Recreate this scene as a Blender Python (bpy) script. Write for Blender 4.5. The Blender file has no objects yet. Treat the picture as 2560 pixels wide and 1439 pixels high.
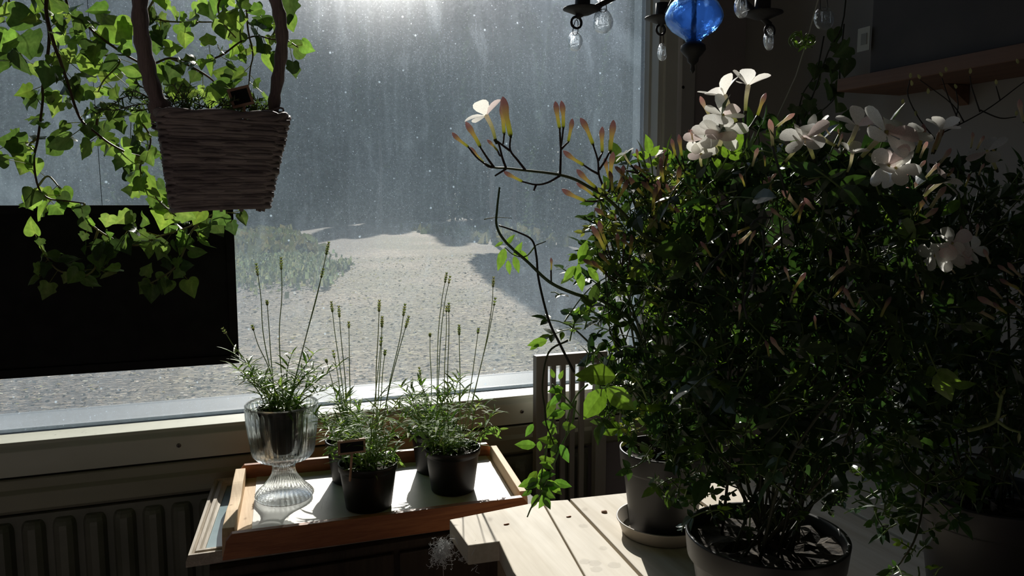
import bpy, math, random
from mathutils import Vector as V, Matrix, Quaternion
PI = math.pi
S = bpy.context.scene
COL = S.collection

# ------------------------------------------------------------------ camera
FPX = 1950.0; PITCH = math.atan(220/1950); YAW = math.radians(20.3)
CAM = V((0, -1.85, 1.35))
FW = V((math.sin(YAW)*math.cos(PITCH), math.cos(YAW)*math.cos(PITCH), -math.sin(PITCH)))
RT = V((math.cos(YAW), -math.sin(YAW), 0))
UP = RT.cross(FW)
def ray(px, py): return FW + RT*((px-1280)/FPX) - UP*((py-719.5)/FPX)
def atX(px, py, x): r = ray(px, py); return CAM + r*((x-CAM.x)/r.x)
def atY(px, py, y): r = ray(px, py); return CAM + r*((y-CAM.y)/r.y)
def atZ(px, py, z): r = ray(px, py); return CAM + r*((z-CAM.z)/r.z)
def atD(px, py, d): return CAM + ray(px, py)*d
cd = bpy.data.cameras.new('camera'); cam = bpy.data.objects.new('camera', cd); COL.objects.link(cam)
cam.location = CAM
cam.rotation_euler = Matrix((RT, UP, -FW)).transposed().to_euler()
cd.sensor_width = 36; cd.lens = 36*FPX/2560; cd.clip_start = .02; cd.clip_end = 400
S.camera = cam

# ------------------------------------------------------------------ mesh helpers
class MB:
    def __init__(s): s.v = []; s.f = []; s.c = []; s.m = []
    def add(s, vs, fs, col=(1, 1, 1), mi=0):
        b = len(s.v); s.v.extend(vs)
        if col and isinstance(col[0], (tuple, list)): s.c.extend(col)
        else: s.c.extend([col]*len(vs))
        for f in fs: s.f.append(tuple(i+b for i in f)); s.m.append(mi)
    def box(s, x0, x1, y0, y1, z0, z1, mi=0, col=(1, 1, 1), M=None):
        vs = [V((x, y, z)) for x in (x0, x1) for y in (y0, y1) for z in (z0, z1)]
        if M: vs = [M @ v for v in vs]
        s.add(vs, [(0, 1, 3, 2), (4, 6, 7, 5), (0, 4, 5, 1), (2, 3, 7, 6), (0, 2, 6, 4), (1, 5, 7, 3)], col, mi)
    def prism(s, poly, z0, z1, mi=0, M=None, col=(1, 1, 1)):      # poly ccw in xy, extruded along z
        n = len(poly); vs = [V((p[0], p[1], z0)) for p in poly]+[V((p[0], p[1], z1)) for p in poly]
        if M: vs = [M @ v for v in vs]
        s.add(vs, [tuple(range(n-1, -1, -1)), tuple(range(n, 2*n))]+[(i, (i+1) % n, n+(i+1) % n, n+i) for i in range(n)], col, mi)
    def tube(s, pts, rad, n=6, col=(1, 1, 1), mi=0, cap=True, flat=1.0):
        pts = [V(p) for p in pts]
        if len(pts) < 2: return
        k = len(pts); R = rad if isinstance(rad, (list, tuple)) else [rad]*k
        vs = []; t = (pts[1]-pts[0]).normalized()
        a = t.orthogonal().normalized(); prev = t
        for i, p in enumerate(pts):
            t = (pts[min(i+1, k-1)]-pts[max(i-1, 0)])
            t = t.normalized() if t.length > 1e-9 else prev
            a = (prev.rotation_difference(t) @ a); a = (a-t*a.dot(t)).normalized(); prev = t
            b = t.cross(a)
            for j in range(n):
                q = 2*PI*j/n; vs.append(p+(a*math.cos(q)+b*math.sin(q)*flat)*R[i])
        fs = [(i*n+j, i*n+(j+1) % n, (i+1)*n+(j+1) % n, (i+1)*n+j) for i in range(k-1) for j in range(n)]
        if cap: fs += [tuple(range(n-1, -1, -1)), tuple(range((k-1)*n, k*n))]
        if col and isinstance(col[0], (tuple, list)): col = [c for c in col for _ in range(n)]
        s.add(vs, fs, col, mi)
    def lathe(s, prof, n=48, c=(0, 0, 0), mi=0, flute=0, fl=None, M=None, col=(1, 1, 1), closed=False):
        vs = []; c = V(c)
        for i, (r, z) in enumerate(prof):
            for j in range(n):
                a = 2*PI*j/n
                k = 1+(flute*(fl[i] if fl else 1)*math.cos(a*FL)) if flute else 1
                v = V((r*k*math.cos(a), r*k*math.sin(a), z)); vs.append((M @ v if M else v)+c)
        m = len(prof)
        fs = [(i*n+j, i*n+(j+1) % n, (i+1)*n+(j+1) % n, (i+1)*n+j) for i in range(m-1) for j in range(n)]
        if closed: fs += [((m-1)*n+j, (m-1)*n+(j+1) % n, (j+1) % n, j) for j in range(n)]
        s.add(vs, fs, col, mi)
    def build(s, name, mats, parent=None, smooth=False, bevel=0):
        me = bpy.data.meshes.new(name)
        me.from_pydata([tuple(v) for v in s.v], [], s.f)
        if not isinstance(mats, (list, tuple)): mats = [mats]
        for m in mats: me.materials.append(m)
        if len(mats) > 1: me.polygons.foreach_set('material_index', s.m)
        if smooth: me.polygons.foreach_set('use_smooth', [True]*len(s.f))
        if any(c != (1, 1, 1) for c in s.c[::7]) or any(c != (1, 1, 1) for c in s.c[:4]):
            at = me.color_attributes.new('Col', 'FLOAT_COLOR', 'POINT')
            at.data.foreach_set('color', [x for c in s.c for x in (c[0], c[1], c[2], 1)])
        me.update()
        o = bpy.data.objects.new(name, me); COL.objects.link(o)
        if bevel:
            b = o.modifiers.new('bevel', 'BEVEL'); b.width = bevel; b.segments = 2; b.limit_method = 'ANGLE'
        if parent: put(o, parent)
        return o
FL = 32
def wloc(p):
    l = V(p.location)
    while p.parent: p = p.parent; l += V(p.location)
    return l
def put(o, parent): o.parent = parent; o.location = V(o.location)-wloc(parent)
def tag(o, label=None, cat=None, group=None, kind=None):
    if label: o['label'] = label
    if cat: o['category'] = cat
    if group: o['group'] = group
    if kind: o['kind'] = kind
    return o
def empty(name, loc, label=None, cat=None, group=None, kind=None):
    o = bpy.data.objects.new(name, None); COL.objects.link(o); o.location = loc; o.empty_display_size = .02
    return tag(o, label, cat, group, kind)
def smooth(pts, k=4):
    pts = [V(p) for p in pts]
    if len(pts) < 3: return pts
    P = [pts[0]*2-pts[1]]+pts+[pts[-1]*2-pts[-2]]; out = []
    for i in range(1, len(P)-2):
        a, b, c, d = P[i-1:i+3]
        for j in range(k):
            t = j/k
            out.append(.5*((2*b)+(c-a)*t+(2*a-5*b+4*c-d)*t*t+(-a+3*b-3*c+d)*t**3))
    out.append(pts[-1]); return out
def taper(n, a, b): return [a+(b-a)*i/max(1, n-1) for i in range(n)]
def jit(c, r, a=.15): 
    k = 1+r.uniform(-a, a); return (c[0]*k*(1+r.uniform(-a, a)*.5), c[1]*k, c[2]*k*(1+r.uniform(-a, a)*.5))
def rv(r): return V((r.gauss(0, 1), r.gauss(0, 1), r.gauss(0, 1))).normalized()

# ------------------------------------------------------------------ materials
def newmat(name):
    m = bpy.data.materials.new(name); m.use_nodes = True; nt = m.node_tree; nt.nodes.clear()
    out = nt.nodes.new('ShaderNodeOutputMaterial'); return m, nt, out
def N(nt, t, **k):
    n = nt.nodes.new('ShaderNode'+t)
    for a, b in k.items():
        if hasattr(n, a): setattr(n, a, b)
    return n
def setin(n, **k):
    for a, b in k.items():
        a = a.replace('_', ' ')
        n.inputs[a].default_value = b
    return n
def ramp(nt, src, stops):
    r = N(nt, 'ValToRGB'); nt.links.new(src, r.inputs[0]); e = r.color_ramp.elements
    while len(e) < len(stops): e.new(.5)
    for i, (p, c) in enumerate(stops): e[i].position = p; e[i].color = (*c, 1) if len(c) == 3 else c
    return r
def mapped(nt, scale=(1, 1, 1)):
    tc = N(nt, 'TexCoord'); mp = N(nt, 'Mapping'); mp.inputs['Scale'].default_value = scale
    nt.links.new(tc.outputs['Object'], mp.inputs[0]); return mp.outputs[0]
def solid(name, c1, c2=None, scale=8, stretch=(1, 1, 1), rough=.6, metal=0, bump=0, spec=.5, lo=.35, hi=.65, detail=6, dist=0):
    m, nt, out = newmat(name); b = N(nt, 'BsdfPrincipled'); nt.links.new(b.outputs[0], out.inputs[0])
    setin(b, Roughness=rough, Metallic=metal); b.inputs['Specular IOR Level'].default_value = spec
    b.inputs['Base Color'].default_value = (*c1, 1)
    if c2:
        co = mapped(nt, stretch); no = setin(N(nt, 'TexNoise'), Scale=scale, Detail=detail, Distortion=dist)
        nt.links.new(co, no.inputs['Vector']); r = ramp(nt, no.outputs['Fac'], [(lo, c1), (hi, c2)])
        nt.links.new(r.outputs[0], b.inputs['Base Color'])
        if bump:
            bp = setin(N(nt, 'Bump'), Strength=bump, Distance=.002); nt.links.new(no.outputs['Fac'], bp.inputs['Height']); nt.links.new(bp.outputs[0], b.inputs['Normal'])
    return m
def plantmat(name, trans=.5, rough=.35, gloss=.5, tint=(1, 1, 1), tt=(1.25, 1.35, .5)):
    m, nt, out = newmat(name); at = N(nt, 'Attribute'); at.attribute_name = 'Col'
    no = setin(N(nt, 'TexNoise'), Scale=90, Detail=3); r = ramp(nt, no.outputs['Fac'], [(.3, (.75, .75, .75)), (.7, (1.15, 1.15, 1.15))])
    mx = N(nt, 'MixRGB', blend_type='MULTIPLY'); mx.inputs[0].default_value = 1
    nt.links.new(at.outputs['Color'], mx.inputs[1]); nt.links.new(r.outputs[0], mx.inputs[2])
    b = setin(N(nt, 'BsdfPrincipled'), Roughness=rough); b.inputs['Specular IOR Level'].default_value = gloss
    nt.links.new(mx.outputs[0], b.inputs['Base Color'])
    t = N(nt, 'BsdfTranslucent'); m2 = N(nt, 'MixRGB', blend_type='MULTIPLY'); m2.inputs[0].default_value = 1
    m2.inputs[2].default_value = (*tt, 1); nt.links.new(mx.outputs[0], m2.inputs[1]); nt.links.new(m2.outputs[0], t.inputs[0])
    ms = N(nt, 'MixShader'); ms.inputs[0].default_value = trans
    nt.links.new(b.outputs[0], ms.inputs[1]); nt.links.new(t.outputs[0], ms.inputs[2]); nt.links.new(ms.outputs[0], out.inputs[0])
    return m
def glassmat(name, tint=(1, 1, 1), clear=.5, rough=.02, ior=1.45, bump=0, bscale=60, milk=0, milkc=(1, 1, 1)):
    m, nt, out = newmat(name)
    tr = N(nt, 'BsdfTransparent'); tr.inputs[0].default_value = (*tint, 1)
    g = setin(N(nt, 'BsdfGlass'), Roughness=rough, IOR=ior); g.inputs[0].default_value = (*tint, 1)
    ms = N(nt, 'MixShader'); ms.inputs[0].default_value = 1-clear
    nt.links.new(tr.outputs[0], ms.inputs[1]); nt.links.new(g.outputs[0], ms.inputs[2]); last = ms
    if bump:
        no = setin(N(nt, 'TexNoise'), Scale=bscale, Detail=3); nt.links.new(mapped(nt), no.inputs['Vector'])
        bp = setin(N(nt, 'Bump'), Strength=bump, Distance=.003); nt.links.new(no.outputs['Fac'], bp.inputs['Height']); nt.links.new(bp.outputs[0], g.inputs['Normal'])
    if milk:
        t = N(nt, 'BsdfTranslucent'); t.inputs[0].default_value = (*milkc, 1); m3 = N(nt, 'MixShader'); m3.inputs[0].default_value = milk
        nt.links.new(ms.outputs[0], m3.inputs[1]); nt.links.new(t.outputs[0], m3.inputs[2]); last = m3
    nt.links.new(last.outputs[0], out.inputs[0]); return m

def woodmat(name, c1, c2, axis=1, scale=14, rough=.65, bump=.15, ring=.5):
    m, nt, out = newmat(name); b = setin(N(nt, 'BsdfPrincipled'), Roughness=rough); nt.links.new(b.outputs[0], out.inputs[0])
    b.inputs['Specular IOR Level'].default_value = .3
    st = [1, 1, 1]; st[axis] = .06; co = mapped(nt, st)
    no = setin(N(nt, 'TexNoise'), Scale=scale, Detail=5, Distortion=.6); nt.links.new(co, no.inputs['Vector'])
    mul = N(nt, 'Math', operation='MULTIPLY'); mul.inputs[1].default_value = 18; nt.links.new(no.outputs['Fac'], mul.inputs[0])
    sn = N(nt, 'Math', operation='SINE'); nt.links.new(mul.outputs[0], sn.inputs[0])
    n2 = setin(N(nt, 'TexNoise'), Scale=scale*14, Detail=4); nt.links.new(co, n2.inputs['Vector'])
    ad = N(nt, 'Math', operation='MULTIPLY_ADD'); nt.links.new(sn.outputs[0], ad.inputs[0]); ad.inputs[1].default_value = ring*.5; nt.links.new(n2.outputs['Fac'], ad.inputs[2])
    r = ramp(nt, ad.outputs[0], [(.15, c1), (.85, c2)]); nt.links.new(r.outputs[0], b.inputs['Base Color'])
    bp = setin(N(nt, 'Bump'), Strength=bump, Distance=.002); nt.links.new(ad.outputs[0], bp.inputs['Height']); nt.links.new(bp.outputs[0], b.inputs['Normal'])
    return m

M = {}
M['bench'] = woodmat('pale_sawn_pine', (.62, .54, .42), (.78, .71, .60), 1, 9)
M['bench_end'] = woodmat('sawn_end_wood', (.28, .2, .12), (.42, .32, .2), 0, 16)
M['tray'] = woodmat('tray_pine', (.62, .42, .24), (.78, .58, .36), 1, 14)
M['tray_front'] = woodmat('tray_red_pine', (.24, .08, .035), (.40, .15, .06), 0, 40, rough=.45)
M['paper'] = solid('baking_paper', (.62, .58, .53), (.78, .74, .69), 9, rough=.5, bump=.4)
M['dark_wood'] = woodmat('dark_stained_wood', (.02, .014, .01), (.05, .035, .025), 2, 10)
M['iron'] = solid('black_iron', (.02, .02, .024), (.045, .04, .045), 40, rough=.6)
M['blackboard'] = solid('black_board', (.008, .008, .009), (.014, .014, .015), 30, rough=.75, spec=.2)
M['black_plastic'] = solid('black_plastic', (.004, .004, .005), rough=.42, spec=.3)
M['grey_plastic'] = solid('dark_grey_plastic', (.028, .027, .028), (.04, .038, .038), 3, rough=.42, spec=.35)
M['saucer'] = solid('grey_beige_plastic', (.42, .37, .31), rough=.45)
M['soil'] = solid('potting_soil', (.015, .011, .008), (.06, .045, .03), 120, rough=.95, bump=1)
M['frame'] = solid('aged_cream_paint', (.56, .57, .46), (.71, .72, .61), 9, stretch=(.3, 1, 1), rough=.5, lo=.3, hi=.7)
M['frame_low'] = solid('grimy_cream_paint', (.26, .25, .18), (.42, .41, .31), 7, stretch=(.25, 1, 1.5), rough=.6, lo=.3, hi=.7)
M['frame_outer'] = solid('grey_blue_paint', (.36, .38, .37), (.48, .49, .47), 11, stretch=(.2, 1, 1), rough=.5)
M['jamb'] = solid('grey_jamb_paint', (.68, .69, .66), (.80, .81, .78), 4, rough=.5)
M['casing'] = solid('casing_paint', (.42, .41, .42), (.52, .51, .51), 4, rough=.55)
M['recess_dark'] = solid('dark_gap', (.01, .009, .007), rough=.9)  # near-black colour standing in for shade in recesses
M['wall'] = solid('dim_brown_wall', (.29, .26, .275), (.36, .325, .34), 3, rough=.8)
M['wall_r'] = solid('taupe_wall', (.26, .245, .245), (.33, .31, .305), 2.5, rough=.8)
M['floor'] = woodmat('floor_wood', (.12, .11, .09), (.19, .17, .14), 0, 4)
M['ceil'] = solid('ceiling_paint', (.32, .31, .3), rough=.8)
M['radiator'] = solid('old_radiator_paint', (.13, .135, .10), (.20, .20, .155), 10, rough=.45)
M['sash'] = woodmat('weathered_sash_wood', (.40, .34, .27), (.62, .55, .45), 1, 24)
M['mirror'] = solid('cloudy_blue_glass', (.16, .26, .29), (.24, .36, .39), 14, rough=.3, spec=.6)
M['shutter'] = solid('grey_paint', (.34, .32, .30), (.46, .44, .41), 14, stretch=(1, 1, .2), rough=.55)
M['shelf'] = woodmat('brown_shelf_wood', (.13, .07, .05), (.22, .12, .08), 1, 8)
M['card'] = solid('dark_cardboard', (.05, .045, .045), (.08, .07, .07), 5, rough=.8)
M['tagpaper'] = solid('tag_paper', (.42, .42, .38), rough=.7)
M['taginset'] = solid('tag_inset', (.22, .22, .2), rough=.7)
M['wicker'] = woodmat('willow_strip', (.15, .12, .125), (.40, .335, .32), 0, 60, rough=.6, bump=.5)
M['bark'] = woodmat('branch_bark', (.14, .105, .105), (.33, .25, .235), 2, 40, bump=.8)
M['tagwood'] = woodmat('tag_wood', (.30, .18, .12), (.46, .29, .20), 0, 50)
M['string'] = solid('pale_twine', (.62, .62, .5), rough=.7)
M['fluff'] = solid('white_fluff', (.85, .85, .85), rough=.9)
M['metal'] = solid('dull_screw_metal', (.22, .2, .18), rough=.4, metal=.8)
M['ivy'] = plantmat('ivy_leaf', .5, .38, .35, tt=(1.35, 1.5, .65))
M['jas'] = plantmat('jasmine_leaf', .42, .3, .5)
M['lav'] = plantmat('lavender_leaf', .5, .4, .45)
M['petal'] = plantmat('jasmine_petal', .68, .5, .3, tt=(1.2, 1.2, 1.15))
M['stem'] = plantmat('green_stem', .25, .45, .4, tt=(1, 1, .6))
M['needle'] = plantmat('conifer_needles', .3, .7, .2, tt=(1.1, 1.2, .6))
M['trunk'] = solid('pine_bark', (.10, .075, .06), (.22, .16, .12), 6, stretch=(1, 1, .3), rough=.9)
M['goblet'] = glassmat('clear_goblet_glass', (.97, .99, .99), .42, .02, 1.45)
M['crystal'] = glassmat('clear_pendant_glass', (.95, .98, 1), .55, .0, 1.5, bump=.6, bscale=220, milk=.03)
M['blue'] = glassmat('blue_bubbled_glass', (.50, .70, .97), .5, .12, 1.3, bump=.9, bscale=60, milk=.28, milkc=(.36, .56, .9))

# dirty window glass: clear glass carrying dust, specks and run marks that scatter the sunlight
m, nt, out = newmat('dusty_window_glass'); L = nt.links.new
co = mapped(nt)
def noise(sc, det=4, st=(1, 1, 1), d=0):
    n = setin(N(nt, 'TexNoise'), Scale=sc, Detail=det, Distortion=d); L(mapped(nt, st), n.inputs['Vector']); return n.outputs['Fac']
def ma(op, a, b, c=None):
    n = N(nt, 'Math', operation=op)
    for i, x in enumerate((a, b, c)):
        if x is None: continue
        if isinstance(x, (int, float)): n.inputs[i].default_value = x
        else: L(x, n.inputs[i])
    return n.outputs[0]
def rf(src, a, b, va, vb):
    n = N(nt, 'MapRange'); L(src, n.inputs[0])
    for i, x in zip((1, 2, 3, 4), (a, b, va, vb)): n.inputs[i].default_value = x
    return n.outputs[0]
def vor(sc, a, b, amp, keep):
    v = setin(N(nt, 'TexVoronoi'), Scale=sc); L(co, v.inputs['Vector'])
    sp = rf(v.outputs['Distance'], a, b, amp, 0)
    se = N(nt, 'SeparateColor'); L(v.outputs['Color'], se.inputs[0])
    sel = ma('GREATER_THAN', se.outputs[0], keep); return ma('MULTIPLY', ma('MULTIPLY', sp, sel), se.outputs[1])
base = rf(noise(3.2, 5), .3, .7, .165, .26)
fine = rf(noise(240, 2), .45, .75, 0, .07)
streak = rf(noise(9, 4, (5, 1, .5), .8), .48, .8, 0, .06)
smear = rf(noise(5, 6, (1, 1, .6), 2.5), .56, .72, 0, .10)
s1 = vor(260, .05, .32, .55, .55); s2 = vor(95, .03, .20, .9, .62); s3 = vor(34, .03, .115, 1.0, .6)
tot = ma('ADD', ma('ADD', ma('ADD', base, fine), ma('ADD', streak, smear)), ma('ADD', s1, ma('ADD', s2, s3)))
tot = ma('MINIMUM', tot, .85)
tr = N(nt, 'BsdfTransparent'); tr.inputs[0].default_value = (.95, .98, .99, 1)
tl = N(nt, 'BsdfTranslucent'); tl.inputs[0].default_value = (.52, .68, .82, 1)
rfn = setin(N(nt, 'BsdfRefraction'), Roughness=.5, IOR=1.28); rfn.inputs[0].default_value = (.9, .95, 1, 1)
dm = N(nt, 'MixShader'); dm.inputs[0].default_value = .60; L(tl.outputs[0], dm.inputs[1]); L(rfn.outputs[0], dm.inputs[2])
ms = N(nt, 'MixShader'); L(tot, ms.inputs[0]); L(tr.outputs[0], ms.inputs[1]); L(dm.outputs[0], ms.inputs[2])
gl = setin(N(nt, 'BsdfGlossy'), Roughness=.02); fr = setin(N(nt, 'Fresnel'), IOR=1.3)
m4 = N(nt, 'MixShader'); L(fr.outputs[0], m4.inputs[0]); L(ms.outputs[0], m4.inputs[1]); L(gl.outputs[0], m4.inputs[2]); L(m4.outputs[0], out.inputs[0])
M['window_glass'] = m

# forest floor and drive
m, nt, out = newmat('gravel_and_moss'); L = nt.links.new
b = setin(N(nt, 'BsdfPrincipled'), Roughness=.85); b.inputs['Specular IOR Level'].default_value = .3; L(b.outputs[0], out.inputs[0])
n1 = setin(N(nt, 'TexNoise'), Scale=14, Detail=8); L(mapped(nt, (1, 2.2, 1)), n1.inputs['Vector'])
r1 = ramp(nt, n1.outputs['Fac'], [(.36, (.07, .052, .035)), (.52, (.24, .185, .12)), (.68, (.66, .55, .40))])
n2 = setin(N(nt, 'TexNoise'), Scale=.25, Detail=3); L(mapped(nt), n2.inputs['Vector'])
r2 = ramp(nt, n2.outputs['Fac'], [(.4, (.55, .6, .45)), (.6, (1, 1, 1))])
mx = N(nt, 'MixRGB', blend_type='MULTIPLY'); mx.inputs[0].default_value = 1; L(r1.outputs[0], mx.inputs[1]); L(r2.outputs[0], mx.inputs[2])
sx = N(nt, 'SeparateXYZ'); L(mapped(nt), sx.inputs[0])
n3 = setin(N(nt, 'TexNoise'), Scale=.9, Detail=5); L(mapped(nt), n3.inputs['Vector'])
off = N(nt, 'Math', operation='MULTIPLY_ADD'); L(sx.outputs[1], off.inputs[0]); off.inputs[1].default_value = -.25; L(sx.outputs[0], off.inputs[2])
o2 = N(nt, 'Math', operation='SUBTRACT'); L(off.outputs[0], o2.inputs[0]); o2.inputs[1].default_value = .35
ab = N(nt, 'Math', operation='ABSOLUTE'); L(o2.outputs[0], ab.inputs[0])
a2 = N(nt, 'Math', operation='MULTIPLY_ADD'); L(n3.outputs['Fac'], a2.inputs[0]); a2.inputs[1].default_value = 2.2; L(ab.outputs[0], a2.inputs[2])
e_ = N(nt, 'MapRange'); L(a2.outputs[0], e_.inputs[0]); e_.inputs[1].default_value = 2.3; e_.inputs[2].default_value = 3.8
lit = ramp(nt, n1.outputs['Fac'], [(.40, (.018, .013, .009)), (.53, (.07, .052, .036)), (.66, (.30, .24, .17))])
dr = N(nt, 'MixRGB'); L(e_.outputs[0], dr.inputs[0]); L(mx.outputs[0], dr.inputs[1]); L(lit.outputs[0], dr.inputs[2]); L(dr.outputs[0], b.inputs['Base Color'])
bp = setin(N(nt, 'Bump'), Strength=1, Distance=.05); L(n1.outputs['Fac'], bp.inputs['Height']); L(bp.outputs[0], b.inputs['Normal'])
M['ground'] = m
M['moss'] = solid('forest_moss', (.02, .026, .018), (.05, .055, .035), 2, rough=.95)

# ------------------------------------------------------------------ room
def struct(name, mb, m, bevel=0): return tag(mb.build(name, m, bevel=bevel), kind='structure')
XR = 1.37; WL, WR, WT = -1.45, 1.085, 2.48; WG = 1.105; CZ = 2.75
b = MB(); b.box(-1.9, 1.6, -3.1, .15, -.1, 0); struct('floor', b, M['floor'])
b = MB(); b.box(-1.9, 1.6, -3.1, .15, CZ, CZ+.1); struct('ceiling', b, M['ceil'])
b = MB(); b.box(-1.9, WL-.12, .0, .18, 0, CZ); b.box(1.208, 1.6, .0, .18, 0, CZ); b.box(WL-.12, 1.208, .0, .18, WT+.10, CZ); b.box(WL-.12, 1.208, .02, .18, 0, .69)
struct('wall_front', b, M['wall'])
b = MB(); b.box(XR, XR+.1, -3, 0, 0, CZ); struct('wall_right', b, M['wall_r'])
b = MB(); b.box(-1.9, -1.8, -3, 0, 0, CZ); struct('wall_left', b, M['wall'])
b = MB(); b.box(-1.9, 1.6, -3.1, -3, 0, CZ); struct('wall_back', b, M['wall'])
# window
win = empty('window_1', (0, 0, .69), kind='structure')
def xprof(poly, x0, x1, name, m, bev=0):
    mb = MB(); n = len(poly)
    Mx = Matrix(((0, 0, 1, 0), (1, 0, 0, 0), (0, 1, 0, 0), (0, 0, 0, 1)))
    mb.prism(poly, x0, x1, M=Mx); return mb.build(name, m, win, bevel=bev)
xprof([(.002, .770), (.088, .770), (.088, .843), (.016, .841), (.013, .834), (.010, .831), (.002, .824)], WL, WR+.07, 'bottom_rail', M['frame'], .0015)
xprof([(.002, .690), (.10, .690), (.10, .7645), (.006, .7645), (.002, .762), (.002, .742), (-.010, .735), (-.010, .700)], WL-.1, 1.208, 'sill_board', M['frame_low'], .001)
xprof([(.014, .762), (.05, .762), (.05, .772), (.014, .772)], WL, WR, 'gap_shade_strip', M['recess_dark'])  # strip coloured near-black for the shade inside the gap under the rail
xprof([(.093, .70), (.17, .70), (.17, .866), (.158, .871), (.15, .868), (.10, .852), (.093, .850)], WL, WG, 'outer_frame', M['frame_outer'], .001)
b = MB(); b.box(WG-.0005, WG+.007, .06, .09, .84, WT); b.build('glazing_bead', M['jamb'], win, bevel=.001)
b = MB(); b.box(WG+.004, WR+.038, .018, .088, .84, WT); b.box(WR+.038, WR+.076, .006, .052, .82, WT); b.build('right_stile', M['jamb'], win, bevel=.001)
b = MB(); b.box(WR+.082, 1.208, -.006, .05, .765, WT+.1); b.build('right_casing', M['casing'], win, bevel=.001)
b = MB(); b.box(WL-.12, WL, .002, .10, .765, WT+.1); b.build('left_stile', M['jamb'], win)
b = MB(); b.box(WL, WR+.076, .002, .10, WT, WT+.1); b.build('top_rail', M['jamb'], win)
b = MB(); b.box(WG+.012, WR+.08, .093, .17, .85, WT); b.build('outer_jamb', M['frame_outer'], win)
b = MB(); g0 = [V((WL, .085, .842)), V((WG, .085, .842)), V((WG, .085, WT)), V((WL, .085, WT))]; b.add(g0, [(3, 2, 1, 0)]); b.build('glass_pane', M['window_glass'], win)
for (px, py, yy) in ((447, 1113, .002), (1305, 1028, .002)):
    c = atY(px, py, yy); b = MB(); Mr = Matrix.Rotation(PI/2, 4, 'X')
    b.lathe([(.0001, .003), (.003, .0028), (.0048, .0015), (.005, 0)], 20, c, M=Mr); b.box(c.x-.0035, c.x+.0035, c.y-.0035, c.y-.0025, c.z-.0006, c.z+.0006, 1)
    b.box(c.x-.0006, c.x+.0006, c.y-.0035, c.y-.0025, c.z-.0035, c.z+.0035, 1); b.build('screw', [M['metal'], M['recess_dark']], win)
c = atY(1708, 218, -.006); b = MB(); b.lathe([(.0001, .001), (.004, .001), (.0045, 0)], 16, c, M=Matrix.Rotation(PI/2, 4, 'X')); b.build('screw_hole', M['recess_dark'], win)

# radiator under the sill
rad = empty('radiator', (-.3, -.02, .08), 'old ribbed panel radiator below the window sill', 'radiator')
b = MB()
x = -1.3
while x < .88:
    w = .058; seg = [(x+.006, -.010), (x+.012, -.026), (x+.022, -.034), (x+.036, -.034), (x+.046, -.026), (x+.052, -.010)]
    for i in range(5):
        (xa, ya), (xb, yb) = seg[i], seg[i+1]
        b.add([V((xa, ya, .14)), V((xb, yb, .14)), V((xb, yb, .655)), V((xa, ya, .655))], [(0, 1, 2, 3)])
    for k in range(4):
        ta, tb = k/4*PI/2, (k+1)/4*PI/2
        def cap(t): return [V((x+.029+(p[0]-x-.029)*(.55+.45*math.cos(t)), -.010+(p[1]+.010)*math.cos(t), .655+.022*math.sin(t))) for p in seg]
        b.add(cap(ta)+cap(tb), [(i, i+1, 7+i, 6+i) for i in range(5)])
    x += w
b.box(-1.3, .9, -.010, .012, .10, .688)
b.build('ribbed_panel', M['radiator'], rad, smooth=False)
for xx in (-1.1, .7):
    b = MB(); b.tube([V((xx, 0, .12)), V((xx, 0, 0))], .012, 10); b.build('pipe', M['radiator'], rad, True)

# ------------------------------------------------------------------ exterior
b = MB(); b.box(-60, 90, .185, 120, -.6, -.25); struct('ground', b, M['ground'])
r = random.Random(3)
b = MB(); gx = 26
hv = []
for j in range(9):
    for i in range(gx+1):
        x = -70+i*7.0; y = 80+j*7; hv.append(V((x, y, -.4+j*4.9*(1 if j else 0)+r.uniform(-.3, .5)*(j > 0))))
b.add(hv, [(j*(gx+1)+i, j*(gx+1)+i+1, (j+1)*(gx+1)+i+1, (j+1)*(gx+1)+i) for j in range(8) for i in range(gx)])
h = b.build('hillside', M['moss'], smooth=True); tag(h, kind='structure')

def conifer(seed, H, r0, base, dens, kind):
    r = random.Random(seed); b = MB()
    for k in range(dens):
        u = r.random()**.8; z = base+(H-base)*u
        R = r0*(1-u)**.8*(1 if kind == 'spruce' else (.55+.45*math.sin(u*PI))) + .15
        a = r.uniform(0, 2*PI); rr = R*(.25+.75*r.random()**.5)
        p = V((rr*math.cos(a), rr*math.sin(a), z-rr*.28*(kind == 'spruce')+r.uniform(-.2, .2)))
        d = V((math.cos(a), math.sin(a), r.uniform(-.4, .15))).normalized(); L_ = r.uniform(.35, .8); s_ = d.cross(V((0, 0, 1))).normalized()*r.uniform(.10, .22)
        c = jit((.035, .055, .028), r, .3); dz = V((0, 0, r.uniform(-.14, .05)))
        b.add([p-d*L_*.5, p+s_+dz, p+d*L_*.5+dz, p-s_, p+V((0, 0, .16))], [(0, 3, 2, 1), (0, 2, 4)], c)
    return b
def trunkmesh(seed, H, rb):
    r = random.Random(seed); b = MB(); pts = [V((r.uniform(-.1, .1)*(z > 0), r.uniform(-.1, .1)*(z > 0), z)) for z in [H*i/7 for i in range(8)]]
    b.tube(pts, taper(8, rb, .03), 8)
    for k in range(14):
        z = H*r.uniform(.12, .6); a = r.uniform(0, 2*PI); l = r.uniform(.5, 1.3)
        b.tube([V((0, 0, z)), V((l*math.cos(a), l*math.sin(a), z+r.uniform(-.2, .2)))], [.025, .008], 4)
    return b
def tree(name, seed, H, r0, base, dens, kind, rb):
    root = empty(name, (0, 0, 0)); trunkmesh(seed, H*.97, rb).build('trunk', M['trunk'], root, True); conifer(seed, H, r0, base, dens, kind).build('crown', M['needle'], root)
    return root
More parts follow.
